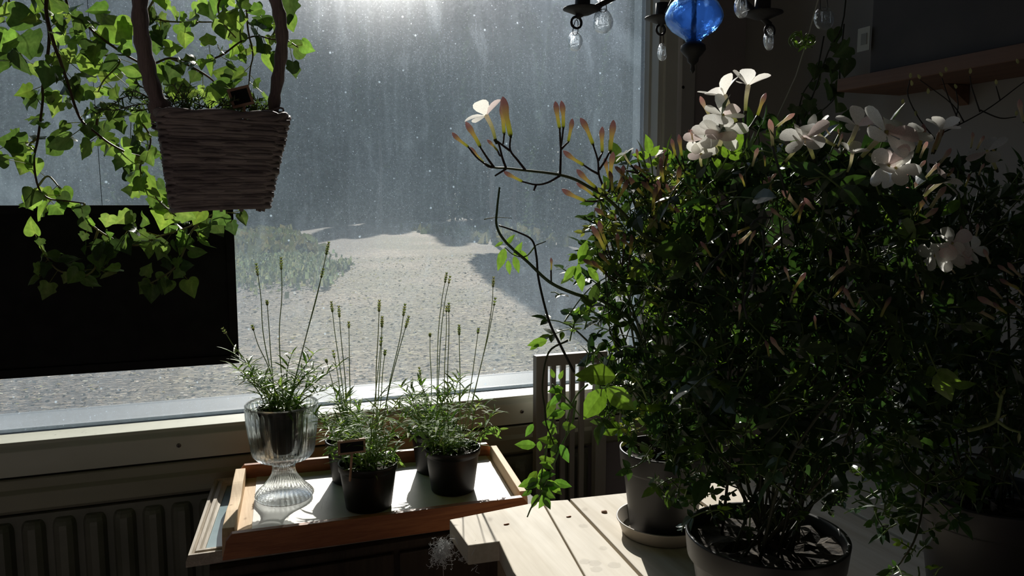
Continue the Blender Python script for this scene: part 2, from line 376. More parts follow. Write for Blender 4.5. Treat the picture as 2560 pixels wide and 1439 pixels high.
def copy_tree(root):
    n = root.copy(); COL.objects.link(n)
    for c in root.children: k = c.copy(); COL.objects.link(k); k.parent = n
    return n
protos = {}
for i in range(3): protos['spruce', i] = [tree('spruce_tree', 20+i, 14.0+i*.6, 2.5, .6, 5200, 'spruce', .16), False]
for i in range(2): protos['pine', i] = [tree('pine_tree', 40+i, 14+i, 2.3, 5.2, 3600, 'pine', .17), False]
spots = []
r = random.Random(11)
for j, yy in enumerate((57.5, 63.3, 69.1, 74.9)):
    for i in range(10): spots.append((-17+(j % 2)*2.8+i*5.7+r.uniform(-.2, .2), yy+r.uniform(-.2, .2), 'spruce' if (i*3+j*2) % 5 else 'pine', 'far'))
for x, y in ((-2.2, 14.5), (-3.0, 19.5), (-6.2, 17.5), (-5.6, 25), (-1.6, 25), (-9.5, 23), (-1.5, 31)): spots.append((x, y, 'spruce', 'left'))
for x, y, k in ((9.9, 27, 'pine'), (12.3, 31, 'pine'), (14.5, 25, 'spruce'), (16.5, 28, 'spruce'), (19, 24, 'pine'), (15.2, 33, 'spruce'), (21, 31, 'spruce'), (17.5, 20.5, 'pine')): spots.append((x, y, k, 'right'))
where = {'far': 'in the dark forest edge beyond the drive', 'left': 'in the near stand at the left behind the ivy', 'right': 'in the group right of the drive beside the window jamb'}
for x, y, kind, side in spots:
    i = r.randrange(3 if kind == 'spruce' else 2); pr = protos[kind, i]
    o = pr[0] if not pr[1] else copy_tree(pr[0]); pr[1] = True
    o.location = (x, y, -.27); o.rotation_euler.z = r.uniform(0, 6.28); s = r.uniform(1.12, 1.3)*(.64 if side != 'far' else 1); o.scale = (s*.82, s*.82, s)
    tag(o, ('dark green spruce ' if kind == 'spruce' else 'bare trunked pine ')+where[side], 'tree', kind+' trees '+side)
# low heather and shrubs along the forest edge: scrub nobody could count
b = MB(); r = random.Random(5)
for k in range(7000):
    t = r.random()
    if t < .5: x = r.uniform(-16, 3.0); y = r.uniform(20, 38)+max(0, x)*.5; 
    elif t < .75: x = r.uniform(-9, -.9); y = r.uniform(11, 22)
    else: x = r.uniform(9, 40); y = max(x*1.05+8, r.uniform(22, 40))
    hgt = r.uniform(.12, .5); p = V((x, y, -.25)); a = r.uniform(0, 6.28); d = V((math.cos(a), math.sin(a), 0))*r.uniform(.1, .3)
    c = jit((.16, .15, .10), r, .4); b.add([p-d, p+d, p+d*.6+V((0, 0, hgt)), p-d*.3+V((.05, .05, hgt*.8))], [(0, 1, 2, 3)], c)

# low grey-green shrubs at the left of the drive
cl = [(r.uniform(.2, 2.6), r.uniform(12.5, 20), r.uniform(.2, .7)) for _ in range(20)]
for k in range(3600):
    cx_, cy_, cr_ = r.choice(cl); x = cx_+r.gauss(0, cr_); y = cy_+r.gauss(0, cr_*1.4)
    if x-.25*y-.35 > -1.7 or y < 10: continue
    hgt = r.uniform(.04, .26); q = V((x, y, -.25+r.uniform(0, .12))); a = r.uniform(0, 6.28); d = V((math.cos(a), math.sin(a), 0))*r.uniform(.02, .06)
    b.add([q-d, q+d, q+d*.6+V((0, 0, hgt*.6)), q-d*.3+V((.03, .03, hgt*.5))], [(0, 1, 2, 3)], jit(r.choice([(.22, .24, .19), (.10, .12, .08), (.32, .33, .28)]), r, .3))
tag(b.build('undergrowth', M['needle']), 'low scrub along the forest edge and grey-green shrubs left of the drive', 'undergrowth', kind='stuff')
b = MB()
for k in range(26000):
    u = r.random()**1.6; y = 3+17*u; x = r.uniform(-2-.2*y, .62*y+.5); q = V((x, y, -.247)); a = r.uniform(0, 6.28); L_ = r.uniform(.006, .026)*(1+y*.04); W_ = L_*r.uniform(.2, .6)
    d = V((math.cos(a), math.sin(a), r.uniform(-.3, .3)))*L_; e = V((-math.sin(a), math.cos(a), r.uniform(-.5, .7)))*W_
    z = V((0, 0, abs(d.z)+abs(e.z)*.5)); c = jit(r.choice([(.40, .33, .23), (.20, .14, .09), (.56, .50, .39), (.06, .045, .03)]), r, .2)
    b.add([q-d+z, q+e+z, q+d+z, q-e+z], [(0, 1, 2, 3)], c)
tag(b.build('leaf_litter', M['needle']), 'dry leaves and chips scattered on the sunlit drive outside', 'leaf litter', kind='stuff')

# ------------------------------------------------------------------ black board hung in window
p0 = atY(20, 945, -.014); p1 = atY(598, 903, -.014); p2 = atY(580, 512, -.014)
bd = empty('framed_board', (-.2, -.014, p0.z), 'black framed board hanging flat against the window, seen from its dark back', 'board')
x0 = -.462; x1 = p1.x; z0 = p0.z; z1 = p2.z
b = MB(); b.box(x0+.012, x1-.012, -.012, -.006, z0+.012, z1-.012); b.build('panel', M['blackboard'], bd)
for nm, q in (('frame_rail', [(x0, z0), (x1, z0), (x1-.018, z0+.018), (x0+.018, z0+.018)]), ('frame_rail', [(x0, z1), (x0+.018, z1-.018), (x1-.018, z1-.018), (x1, z1)]),
              ('frame_stile', [(x0, z0), (x0+.018, z0+.018), (x0+.018, z1-.018), (x0, z1)]), ('frame_stile', [(x1, z0), (x1, z1), (x1-.018, z1-.018), (x1-.018, z0+.018)])):
    b = MB(); b.prism([(a, c) for a, c in q], 0.004, .020, M=Matrix.Rotation(PI/2, 4, 'X')); b.build(nm, M['blackboard'], bd, bevel=.001)
ap = V((-.24, -.012, z1+.42))
b = MB(); b.tube([V((-.235, -.012, z1)), ap, V((-.235, -.012, WT+.02))], .0006, 5); b.build('hanging_wire', M['iron'], bd)
b = MB(); c = atY(68, 572, -.02); b.lathe([(.003, 0), (.004, .0015), (.005, 0)], 20, c, M=Matrix.Rotation(PI/2, 4, 'X'), closed=True); b.build('eyelet', M['iron'], bd)

# ------------------------------------------------------------------ workbench of rough boards (right)
TZ = .82
wb = empty('workbench', (.8, -1.1, 0), 'rough pale board workbench with a notched corner carrying the jasmine pots', 'workbench')
b_poly = [
    [(.336, -.640), (.336, -.746), (.386, -.749), (.372, -.85), (.330, -1.75), (.372, -1.75), (.452, -.95), (.511, -.619)],
    [(.5135, -.620), (.4545, -.95), (.376, -1.75), (.470, -1.75), (.5405, -.86), (.5580, -.629)],
    [(.563, -.626), (.546, -.86), (.478, -1.75), (.70, -1.75), (.775, -.645)],
    [(.782, -.645), (.706, -1.75), (.93, -1.75), (1.00, -.655)],
    [(1.008, -.655), (.94, -1.75), (1.16, -1.75), (1.21, -.66)],
    [(1.217, -.66), (1.166, -1.75), (1.36, -1.75), (1.36, -.66)]]
for q in b_poly:
    b = MB(); b.prism(q if sum((q[i][0]*q[(i+1) % len(q)][1]-q[(i+1) % len(q)][0]*q[i][1]) for i in range(len(q))) > 0 else q[::-1], TZ-.032, TZ)
    b.build('board', M['bench'], wb, bevel=.0018)
for (x, y) in ((.45, -.72), (1.30, -.72), (.45, -1.68), (1.30, -1.68)):
    b = MB(); b.box(x-.03, x+.03, y-.03, y+.03, 0, TZ-.09); b.build('leg', M['bench_end'], wb, bevel=.002)
for y in (-.72, -1.68):
    b = MB(); b.box(.40, 1.35, y-.022, y+.022, TZ-.09, TZ-.033); b.build('crossbar', M['bench_end'], wb, bevel=.002)
def blob(name, px, py, rx, ry, h, m, label, cat, group=None, seed=0):
    r = random.Random(seed); c = atZ(px, py, TZ+.0003); b = MB(); n = 18
    pr = [(1, 0), (.93, .45), (.7, .8), (.35, .97), (.001, 1)]
    wob = [1+r.uniform(-.12, .12) for _ in range(n)]
    vs = [c+V((rx*k*wob[j]*math.cos(2*PI*j/n), ry*k*wob[j]*math.sin(2*PI*j/n), h*z)) for k, z in pr for j in range(n)]
    b.add(vs, [(i*n+j, i*n+(j+1) % n, (i+1)*n+(j+1) % n, (i+1)*n+j) for i in range(4) for j in range(n)])
    return tag(b.build(name, m, smooth=True), label, cat, group)
M['water'] = glassmat('water_drop', (1, 1, 1), .86, .0, 1.33)
for i, (px, py, k, lb) in enumerate([(1461, 1402, 1.1, 'water drop left of the pair on the bench front'), (1486, 1406, 1.3, 'water drop in the middle of the cluster on the bench'), (1535, 1411, 1.3, 'water drop nearest the second pot on the bench'),
                        (1490, 1421, 1.2, 'lowest water drop of the cluster on the bench'), (1458, 1313, 1.0, 'water drop alone on the middle board'), (1462, 1272, .7, 'small water drop near the back edge of the board'), (1508, 1369, .8, 'water drop beside the dark board gap')]):
    blob('water_drop', px, py, .0075*k, .0065*k, .002, M['water'], lb, 'water drop', 'water drops on the bench', i)
for i, (px, py, lb) in enumerate([(1266, 1310, 'dark red crumb on the notched board'), (1422, 1291, 'dark red crumb on the middle board')]):
    blob('crumb', px, py, .005, .0018, .0015, M['tray_front'], lb, 'crumb', 'dark crumbs on the bench', 20+i)
blob('dried_petal', 1511, 1279, .0055, .005, .003, M['tagwood'], 'small shrivelled brown petal lying beside the grey pot saucer', 'petal', seed=31)
# white cobweb fluff on the dark corner
b = MB(); r = random.Random(8); c0 = atY(1106, 1378, -.66)
for k in range(260):
    p = c0+V((r.gauss(0, .008), r.gauss(0, .006), r.gauss(0, .010))); q = [p]
    for _ in range(5): q.append(q[-1]+rv(r)*.004)
    b.tube(smooth(q, 2), .0004, 3, cap=False)
for k in range(30):
    p = V((.335+r.uniform(-.004, .01), -.70+r.gauss(0, .03), TZ-.006-r.random()*.03)); b.tube([p, p+rv(r)*.008, p+rv(r)*.011], .0004, 3)
b.tube([c0, V((.34, -.66, TZ-.02))], .0005, 3); b.tube([c0+V((.01, 0, -.01)), V((.345, -.70, TZ-.025))], .0005, 3); b.tube([c0, c0+V((.002, 0, -.07))], .0005, 3)
tag(b.build('cobweb', M['fluff']), 'white fluffy cobweb tuft clinging below the notched bench corner', 'cobweb')

# ------------------------------------------------------------------ cabinet, old sash, tray
cb = empty('cabinet', (.25, -.28, 0), 'dark low cabinet under the glazed sash and tray', 'cabinet')
b = MB(); b.box(-.03, .60, -.44, -.075, .02, .695); b.build('body', M['dark_wood'], cb, bevel=.004)
b = MB(); b.box(-.045, .61, -.46, -.065, .695, .712); b.build('top', M['dark_wood'], cb, bevel=.004)
for xx in (-.025, .29):
    b = MB(); b.box(xx, xx+.305, -.452, -.4405, .05, .685); d = b.build('door', M['dark_wood'], cb, bevel=.003)
    b = MB(); b.lathe([(.0001, .014), (.008, .012), (.01, .006), (.004, 0)], 16, (xx+.27 if xx < 0 else xx+.03, -.4525, .4), M=Matrix.Rotation(PI/2, 4, 'X')); b.build('knob', M['metal'], d, True)
sz = .713
sa = empty('glazed_sash', (.25, -.27, sz), 'flat glazed frame with grooved moulding and cloudy bluish glass, lying under the tray', 'glazed frame')
A0 = atZ(464, 1402, sz+.012); A1 = atZ(532, 1205, sz+.012)
ax, ay = A0.x, A0.y; bx_, by_ = A1.x, A1.y; wx = .62
def quadp(k): # inset corner points
    return [(ax+k, ay+k), (ax+wx-k, ay+k-.01), (bx_+wx-k, by_-k), (bx_+k, by_-k)]
for s in range(4):
    b = MB(); prof = [(0, 0), (0, .010), (.004, .020), (.009, .020), (.012, .015), (.016, .021), (.022, .021), (.025, .016), (.030, .013), (.030, 0)]
    vs = []
    for k, z in prof:
        q = quadp(k); vs += [V((*q[s], sz+z)), V((*q[(s+1) % 4], sz+z))]
    n = len(prof); b.add(vs, [(2*i, 2*i+1, 2*((i+1) % n)+1, 2*((i+1) % n)) for i in range(n)]); b.build('moulding', M['sash'], sa)
b = MB(); q = quadp(.029); b.prism(q, sz+.005, sz+.010); b.build('glass_sheet', M['mirror'], sa)

tz = .757   # top face of the tray floor
fl, fr_, bk_l, bk_r = atZ(553, 1338, .786), atZ(1328, 1240, .786), atZ(590, 1160, .786), atZ(1233, 1103, .786)
tr_ = empty('wooden_tray', (.25, -.33, .735), 'pale wooden tray with cut corners and a reddish front wall holding the lavender pots', 'tray')
Q = [V((p.x, p.y, 0)) for p in (fl, fr_, bk_r, bk_l)]
cen = sum(Q, V())/4
def inset(p, k): d = (cen-p); return p+V((math.copysign(k, d.x), math.copysign(k, d.y), 0))
b = MB(); b.prism([(p.x, p.y) for p in [inset(q, .004) for q in Q]], tz-.012, tz); b.build('floor_panel', M['tray'], tr_)
def wall(a, c, th, z0, z1, name, m, scoop=0, chop=.012):
    d = (c-a); Ln = d.length; d.normalize(); nrm = V((-d.y, d.x, 0)); b = MB()
    top = [(chop*.6, z1-chop)] if chop else []
    top += [(chop*1.4, z1)]
    if scoop:
        k = 14
        for i in range(k+1):
            t = i/k; top.append((Ln*(.28+.44*t), z1-scoop*math.sin(PI*t)**1.5))
    top += [(Ln-chop*1.4, z1), (Ln-chop*.6, z1-chop)]
    pr = [(0, z0), (Ln, z0)]+top[::-1]
    n = len(pr); vs = [a+d*s+V((0, 0, z)) for s, z in pr]+[a+d*s+nrm*th+V((0, 0, z)) for s, z in pr]
    b.add(vs, [tuple(range(n)), tuple(range(2*n-1, n-1, -1))]+[(i, n+i, n+(i+1) % n, (i+1) % n) for i in range(n)])
    return b.build(name, m, tr_, bevel=.001)
wall(Q[0], Q[1], .013, .741, .786, 'front_wall', M['tray_front'])
wall(Q[2], Q[3], .013, .741, .786, 'back_wall', M['tray_front'])
dl = .0
wall(Q[3]+V((0, -.0135, 0)), Q[0]+V((0, .0135, 0)), .020, .741, .786, 'end_wall', M['tray'], .008)
wall(Q[1]+V((0, .0135, 0)), Q[2]+V((0, -.0135, 0)), .014, .741, .786, 'end_wall', M['tray'], 0)
# sheet of paper in the tray
b = MB(); nx, ny = 26, 12; r = random.Random(4); vs = []
pa = atZ(628, 1338, tz); pb = atZ(1292, 1250, tz); pc = atZ(1215, 1140, tz); pd = atZ(643, 1180, tz)
for j in range(ny+1):
    for i in range(nx+1):
        u, v = i/nx, j/ny; p = pa*(1-u)*(1-v)+pb*u*(1-v)+pc*u*v+pd*(1-u)*v
        e = min(u, v, 1-v, 1-u); vs.append(V((p.x, p.y, tz+.0008+r.random()*.0010+.003*max(0, .12-v)*8*(math.sin(u*9)**2)*.4)))
b.add(vs, [(j*(nx+1)+i, j*(nx+1)+i+1, (j+1)*(nx+1)+i+1, (j+1)*(nx+1)+i) for j in range(ny) for i in range(nx)])
tag(b.build('paper_sheet', M['paper'], smooth=True), 'off-white crinkled paper sheet lining the wooden tray', 'paper')
PT = tz+.0026

# ------------------------------------------------------------------ plants: leaf shapes
def leaf(b, p, d, n, L_, W, col, curl=.12, fold=.18, mi=0, segs=(0, .22, .5, .78, 1), wid=(.0, .42, .5, .33, 0)):
    d = d.normalized(); s = d.cross(n); s = s.normalized() if s.length > 1e-6 else d.orthogonal(); n = s.cross(d)
    vs = []; k = len(segs)
    for t, w_ in zip(segs, wid):
        c = p+d*(L_*t)-n*(L_*curl*t*t); o = s*(W*w_); u = n*(W*w_*fold)
        vs += [c-o+u, c, c+o+u]
    b.add(vs, [f for i in range(k-1) for f in ((3*i, 3*i+1, 3*i+4, 3*i+3), (3*i+1, 3*i+2, 3*i+5, 3*i+4))], col, mi)
IVY = [[(0, .0), (-.12, .24), (.0, .47), (.24, .42), (.38, .51), (.60, .29), (1, 0)],
       [(0, .0), (-.14, .20), (-.05, .42), (.18, .50), (.42, .44), (.70, .24), (1, 0)],
       [(0, .0), (-.16, .22), (-.06, .50), (.16, .45), (.30, .60), (.52, .38), (.74, .22), (1.02, 0)]]
def _round(o, k=3):
    P = [V((a, c, 0)) for a, c in o]; return [(q.x, max(0, q.y)) for q in smooth(P, k)]
IVYR = [_round(o) for o in IVY]
def ivyleaf(b, p, d, n, L_, col, kind, r):
    d = d.normalized(); s = d.cross(n); s = s.normalized() if s.length > 1e-6 else d.orthogonal(); n = s.cross(d)
    o = IVYR[kind]; cup = r.uniform(.05, .35); dr = r.uniform(.05, .35); ph = r.uniform(0, 6); tw = r.uniform(-.25, .25)
    def P(x, y): return p+d*(x*L_)+s*(y*L_)+n*(L_*(cup*abs(y)-dr*x*x+.05*math.sin(8*y+4*x+ph)+tw*x*y))
    vs = []; fs = []; cs = []; m = len(o)
    lc = (min(1, col[0]*1.35), min(1, col[1]*1.2), col[2]*1.3)
    for sg in (1, -1):
        for x, y in o:
            xm = min(1, max(0, x*.9+.02)); b0 = len(vs); vs += [P(xm, 0), P(xm+(x-xm)*.5, sg*y*.5), P(x, sg*y)]; cs += [lc, col, col]
        q = 0 if sg > 0 else 3*m
        for i in range(m-1):
            for t in (0, 1):
                f = (q+3*i+t, q+3*i+t+1, q+3*(i+1)+t+1, q+3*(i+1)+t); fs.append(f if sg > 0 else f[::-1])
    b.add(vs, fs, cs)

# ------------------------------------------------------------------ lavender
LAVG = [(.17, .29, .09), (.24, .36, .12), (.30, .40, .19), (.13, .22, .08), (.27, .34, .21)]
def spike(c, d, L_, w, r):
    b = MB(); d = d.normalized(); a = d.orthogonal().normalized(); e = d.cross(a)
    rings = max(3, int(L_/.0035))
    for i in range(rings):
        t = i/(rings-1); rad = w*math.sin(PI*(.15+.75*t))
        for j in range(5):
            q = 2*PI*j/5+i*.6; o = a*math.cos(q)+e*math.sin(q)
            leaf(b, c+d*(L_*t)+o*rad*.3, (d+o*.7), o, .0058, .0045, jit((.16, .19, .13) if r.random() < .7 else (.28, .26, .28), r, .25), .1, -.4, segs=(0, .5, 1), wid=(.2, .5, .05))
    return b
def lavender(name, label, cx, cy, zb, rp, hp, stalks, seed, n=15, spread=1.0, hgt=.11, potmat='black_plastic', group=None, side=()):
    r = random.Random(seed); root = empty(name, (cx, cy, zb), label, 'potted plant', group)
    b = MB(); b.lathe([(.0001, .0005), (rp*.76, .0), (rp*.78, .002), (rp*.95, hp*.82), (rp*.955, hp*.84), (rp*1.0, hp*.85), (rp*1.02, hp*.985), (rp*1.015, hp), (rp*.965, hp), (rp*.95, hp*.9), (rp*.92, hp*.80)], 56, (cx, cy, zb))
    b.build('pot', M[potmat], root, True)
    zs = zb+hp*.84; b = MB(); nn = 20; vs = [V((cx, cy, zs+.004))]
    for k in (.35, .7, 1): vs += [V((cx+rp*.93*k*math.cos(2*PI*j/nn), cy+rp*.93*k*math.sin(2*PI*j/nn), zs+r.uniform(-.002, .005))) for j in range(nn)]
    b.add(vs, [(0, 1+j, 1+(j+1) % nn) for j in range(nn)]+[(1+i*nn+j, 1+i*nn+(j+1) % nn, 1+(i+1)*nn+(j+1) % nn, 1+(i+1)*nn+j) for i in range(2) for j in range(nn)])
    b.build('soil', M['soil'], root)
    fb = MB(); sb = MB()
    for k in range(n):
        a = r.uniform(0, 2*PI); q = r.uniform(.1, .75)*rp; p0 = V((cx+q*math.cos(a), cy+q*math.sin(a), zs))
        lean = V((math.cos(a), math.sin(a), 0))*r.uniform(.3, 1.25)*spread*rp + V((r.gauss(0, .012), r.gauss(0, .012), 0)); h_ = hgt*r.uniform(.55, 1.1)
        pts = smooth([p0, p0+lean*.25+V((0, 0, h_*.4)), p0+lean*.8+V((r.gauss(0, .004), 0, h_*.8)), p0+lean*1.25+V((0, 0, h_))], 4)
        sb.tube(pts, taper(len(pts), .0014, .0007), 5, col=jit((.22, .30, .12), r))
        m_ = 10
        for i in range(m_):
            t = .12+.88*i/(m_-1); p = pts[min(len(pts)-1, int(t*(len(pts)-1)))]; base_a = r.uniform(0, PI)
            for s_ in range(2 if i < m_-1 else 4):
                aa = base_a+PI*s_*(1 if i < m_-1 else .5)+r.uniform(-.3, .3); d = V((math.cos(aa), math.sin(aa), r.uniform(.15, 1.1)))
                L_ = r.uniform(.026, .056)*(1-.2*t); leaf(fb, p, d, V((0, 0, 1)), L_, L_*r.uniform(.10, .17), jit(r.choice(LAVG), r, .2), r.uniform(.1, .55), .35, segs=(0, .15, .4, .7, 1), wid=(.15, .42, .5, .4, 0))
    for (px, py, dx, dy) in side:   # drooping side shoots with spoon-like leaves
        p1 = atY(px, py, cy-.01+r.uniform(-.02, .02)); p0 = V((cx, cy, zs)) + (V((p1.x, cy, zs))-V((cx, cy, zs)))*.5
        pts = smooth([p0, (p0+p1)/2+V((0, 0, .03)), p1], 5); sb.tube(pts, .0009, 5, col=(.3, .4, .2))
        for i in range(3, len(pts), 2):
            for s_ in (-1, 1):
                leaf(fb, pts[i], RT*(dx*.4+s_*.6)-UP*(dy*.5+r.uniform(-.2, .9)), -FW+UP*.3, .019, .005, jit((.24, .38, .15), r), .2, .2)
    fb.build('leaves', M['lav'], root); sb.build('stems', M['stem'], root, True)
    for (px, py, cv, hl) in stalks:
        tip = atY(px, py, cy+r.uniform(-.02, .02)); q = r.uniform(0, .6)*rp
        p0 = V((cx+(.5 if tip.x > cx else -.5)*q, cy+r.uniform(-.3, .3)*rp, zs)); mid = p0.lerp(tip, .5)+V((cv*.25*(tip.x-p0.x) + r.gauss(0, .004), 0, .03*abs(cv)))
        mid2 = p0.lerp(tip, .8)+V((cv*.2*(tip.x-p0.x), 0, .02*abs(cv)))
        pts = smooth([p0, mid, mid2, tip], 6); b = MB(); b.tube(pts, taper(len(pts), .0011, .0007), 5, col=jit((.38, .46, .26), r))
        st = b.build('flower_stalk', M['stem'], root, True)
        d = (tip-mid2).normalized(); spike(tip-d*hl*.6, d, hl*1.25, .0052, r).build('flower_head', M['lav'], st)
    return root
GX = atZ(712, 1242, PT)
F1 = atZ(925, 1268, PT); F2 = atZ(1136, 1226, PT); B1 = atZ(884, 1196, PT); B2 = atZ(1092, 1172, PT)
F1.y += .012; F2.y += .012
lavender('potted_lavender', 'front lavender in a black pot with a slate tag, beside the glass goblet', F1.x, F1.y, PT, .0565, .088,
         [(955, 808, .3, .014), (948, 768, -.5, .015), (1010, 778, .2, .016), (1017, 808, -.2, .016), (952, 857, .1, .010), (962, 885, .2, .006)], 1, n=19, group='black potted lavenders in the tray',
         side=[(822, 1130, -1, .6), (1000, 1160, .6, 1)])
lavender('potted_lavender', 'rear lavender in a black pot, between the goblet and the slate tag', B1.x, B1.y, PT, .0565, .088,
         [(830, 770, .1, .015), (848, 782, .1, .016), (872, 815, .1, .008), (835, 888, .1, .010), (817, 905, 0, .004)], 2, n=16, group='black potted lavenders in the tray')
lavender('potted_lavender', 'right front lavender in a black pot nearest the tray end and its long shoot', F2.x, F2.y, PT, .0565, .090,
         [(1148, 828, 1.0, .014), (1122, 772, .3, .012), (1233, 708, .7, .014), (1236, 757, .2, .010), (1195, 830, .3, .006)], 3, n=18, group='black potted lavenders in the tray',
         side=[(1255, 1075, 1, .2), (1240, 1090, 1, -.2), (1030, 1090, -.8, 1)])
lavender('potted_lavender', 'rear right lavender in a black pot against the back wall of the tray', B2.x, B2.y, PT, .0565, .090,
         [(1114, 697, -.9, .015), (1123, 702, -.9, .010), (1116, 775, 0, .008), (1050, 930, 0, .010), (1075, 840, .1, .004)], 4, n=18, group='black potted lavenders in the tray')
# slate tag in the front pot
def plant_tag(name, label, corners, y, z0, th=.006, yb=None):
    P4 = [atY(px, py, y) for px, py in corners]; c = sum(P4, V())/4; root = empty(name, (c.x, y, z0), label, 'plant tag', 'small slate plant tags')
    ux = (P4[1]-P4[0]); uz = (P4[0]-P4[3]); W, H = ux.length, uz.length; ux.normalize(); uz = (uz-ux*uz.dot(ux)).normalized(); un = uz.cross(ux)*-1
    Mx = Matrix((ux, un, uz)).transposed().to_4x4(); Mx.translation = c
    b = MB(); b.box(-W/2+.003, W/2-.003, -.0015, .0015, -H/2+.003, H/2-.003, M=Mx); b.build('slate', M['blackboard'], root)
    for (x0, x1, a, e) in ((-W/2, W/2, H/2-.004, H/2), (-W/2, W/2, -H/2, -H/2+.004)):
        b = MB(); b.box(x0, x1, -th/2, th/2, a, e, M=Mx); b.build('frame_bar', M['tagwood'], root, bevel=.0006)
    for (x0, x1) in ((-W/2, -W/2+.004), (W/2-.004, W/2)):
        b = MB(); b.box(x0, x1, -th/2, th/2, -H/2+.0041, H/2-.0041, M=Mx); b.build('frame_bar', M['tagwood'], root, bevel=.0006)
    bt = c-uz*(H/2); b = MB(); b.tube([bt+V((0, .0, 0)), V((bt.x+(bt.x-c.x)*.5, yb or bt.y, z0))], .0022, 6); b.build('stick', M['tagwood'], root)
plant_tag('plant_tag', 'slate plant tag standing in the front lavender pot', [(843, 1102), (912, 1094), (916, 1129), (845, 1137)], F1.y-.078, PT+.07, yb=F1.y-.044)

# ------------------------------------------------------------------ glass goblet
gd = (GX-CAM).dot(FW); u_ = gd/FPX
b = MB(); r0 = 98*u_
outer = [(.0001, .000), (.078*.66, .000), (.0545, .004), (.0555, .009), (.050, .016), (.040, .026), (.029, .040), (.0225, .052), (.0210, .062), (.0225, .0725), (.035, .0775), (.050, .083), (.0575, .092), (.0600, .105), (.0640, .135), (.0675, .165), (.0690, .182), (.0700, .1875), (.0705, .1915), (.0690, .1935), (.0670, .1925)]
inner = [(.0655, .187), (.0640, .165), (.0605, .135), (.0565, .105), (.0520, .094), (.040, .0875), (.0001, .0855)]
fl_ = [0, 0, .6, 1, 1, 1, 1, 1, 1, 1, 1, .9, .8, .8, .8, .8, .5, 0, 0, 0, 0]+[0]*7
FL = 34
b.lathe(outer+inner, 306, GX, flute=.045, fl=fl_)
gob = b.build('glass_goblet', M['goblet'], smooth=True); tag(gob, 'clear ribbed glass goblet on a flared foot holding a black lavender pot', 'goblet')
lavender('potted_lavender', 'lavender in the black pot set inside the glass goblet', GX.x, GX.y, GX.z+.0885, .0460, .098,
         [(643, 677, .2, .016), (703, 662, 0, .016), (818, 624, .15, .018), (805, 686, .1, .012), (563, 830, .1, .008), (633, 822, .1, .006), (668, 760, .1, .005)], 9, n=20, spread=1.5, hgt=.10)

# ------------------------------------------------------------------ grey slatted panel by the sill
a0 = atY(1336, 888, -.05); x0 = a0.x; z1 = a0.z; x1 = x0+.20
sl = empty('slatted_panel', ((x0+x1)/2, -.05, .1), 'grey painted slatted panel standing behind the jasmine at the sill', 'slatted panel')
zf = .35
for nm, q in (('stile', (x0, x0+.032, zf, z1)), ('stile', (x1-.032, x1, zf, z1)), ('rail', (x0+.032, x1-.032, z1-.028, z1)), ('rail', (x0+.032, x1-.022, zf, zf+.03))):
    b = MB(); b.box(q[0], q[1], -.064, -.040, q[2], q[3]); b.build(nm, M['shutter'], sl, bevel=.0015)
xx = x0+.044; 
while xx < x1-.05:
    b = MB(); b.box(xx, xx+.014, -.056, -.046, zf+.03, z1-.028); b.build('slat', M['shutter'], sl, bevel=.001); xx += .027
for xx in (x0+.004, x1-.018):
    b = MB(); b.box(xx, xx+.014, -.060, -.044, 0, zf); b.build('foot', M['shutter'], sl)

# ------------------------------------------------------------------ wicker basket
by = -.55
bt = atY(560, 303, by); bb = atY(553, 528, by); wT = (atY(712, 290, by)-atY(402, 290, by)).length/2; wB = (atY(670, 525, by)-atY(438, 525, by)).length/2
H_ = bt.z-bb.z
bk = empty('wicker_basket', (bb.x, by, bb.z), 'brown woven wicker basket with a tall bent branch handle hanging before the window', 'basket')
def rr(w, d, k=9):   # rounded rectangle outline
    pts = []; rad = min(w, d)*.35
    for cx_, cy_, a0_ in ((w-rad, d-rad, 0), (-w+rad, d-rad, 90), (-w+rad, -d+rad, 180), (w-rad, -d+rad, 270)):
        for i in range(k): a = math.radians(a0_+90*i/(k-1)); pts.append((cx_+rad*math.cos(a), cy_+rad*math.sin(a)))
    out = []; n = len(pts)
    for i in range(n):      # subdivide the long sides
        p, q = pts[i], pts[(i+1) % n]; L_ = math.dist(p, q); m_ = max(1, int(L_/.011))
        out += [(p[0]+(q[0]-p[0])*j/m_, p[1]+(q[1]-p[1])*j/m_) for j in range(m_)]
    return out
rb = random.Random(6); rows = 15; wv = MB()
stk = 18
for i in range(rows):
    t = (i+.5)/rows; w = wB+(wT-wB)*t; d = .048+.014*t; cxx = bb.x+(bt.x-bb.x)*t; z = bb.z+H_*t*.96+.004
    o = rr(w, d); n = len(o); ring = []
    for sub in (-1, 1):
        pts = []
        for j in range(n+1):
            q = o[j % n]; a = math.atan2(q[1]/d, q[0]/w); k = 1+.030*math.cos(a*stk/2*1+PI*i)
            pts.append(V((cxx+q[0]*k, by+q[1]*k, z+sub*.0026+math.sin(a*3+i)*.0008+.006*(q[0]/w)*(.5-t))))
        wv.tube(pts, .0036+rb.uniform(-.0004, .0005), 6, col=jit((.8, .8, .8), rb, .2), cap=False)
    # cut ends that stand out at the right corner
    if i % 1 == 0:
        e = V((cxx+w*.97, by-d*.9, z)); wv.tube([e+V((-.02, -.002, 0)), e+V((.002+rb.uniform(0, .006), -.004, rb.uniform(-.002, .002)))], .0042, 6)
        e = V((cxx-w*.97, by-d*.9, z)); wv.tube([e+V((.02, -.002, 0)), e+V((-.001-rb.uniform(0, .005), -.004, 0))], .0038, 6)
wv.build('weave', M['wicker'], bk, True)
b = MB(); o0 = rr(wB, .048); n0 = len(o0)
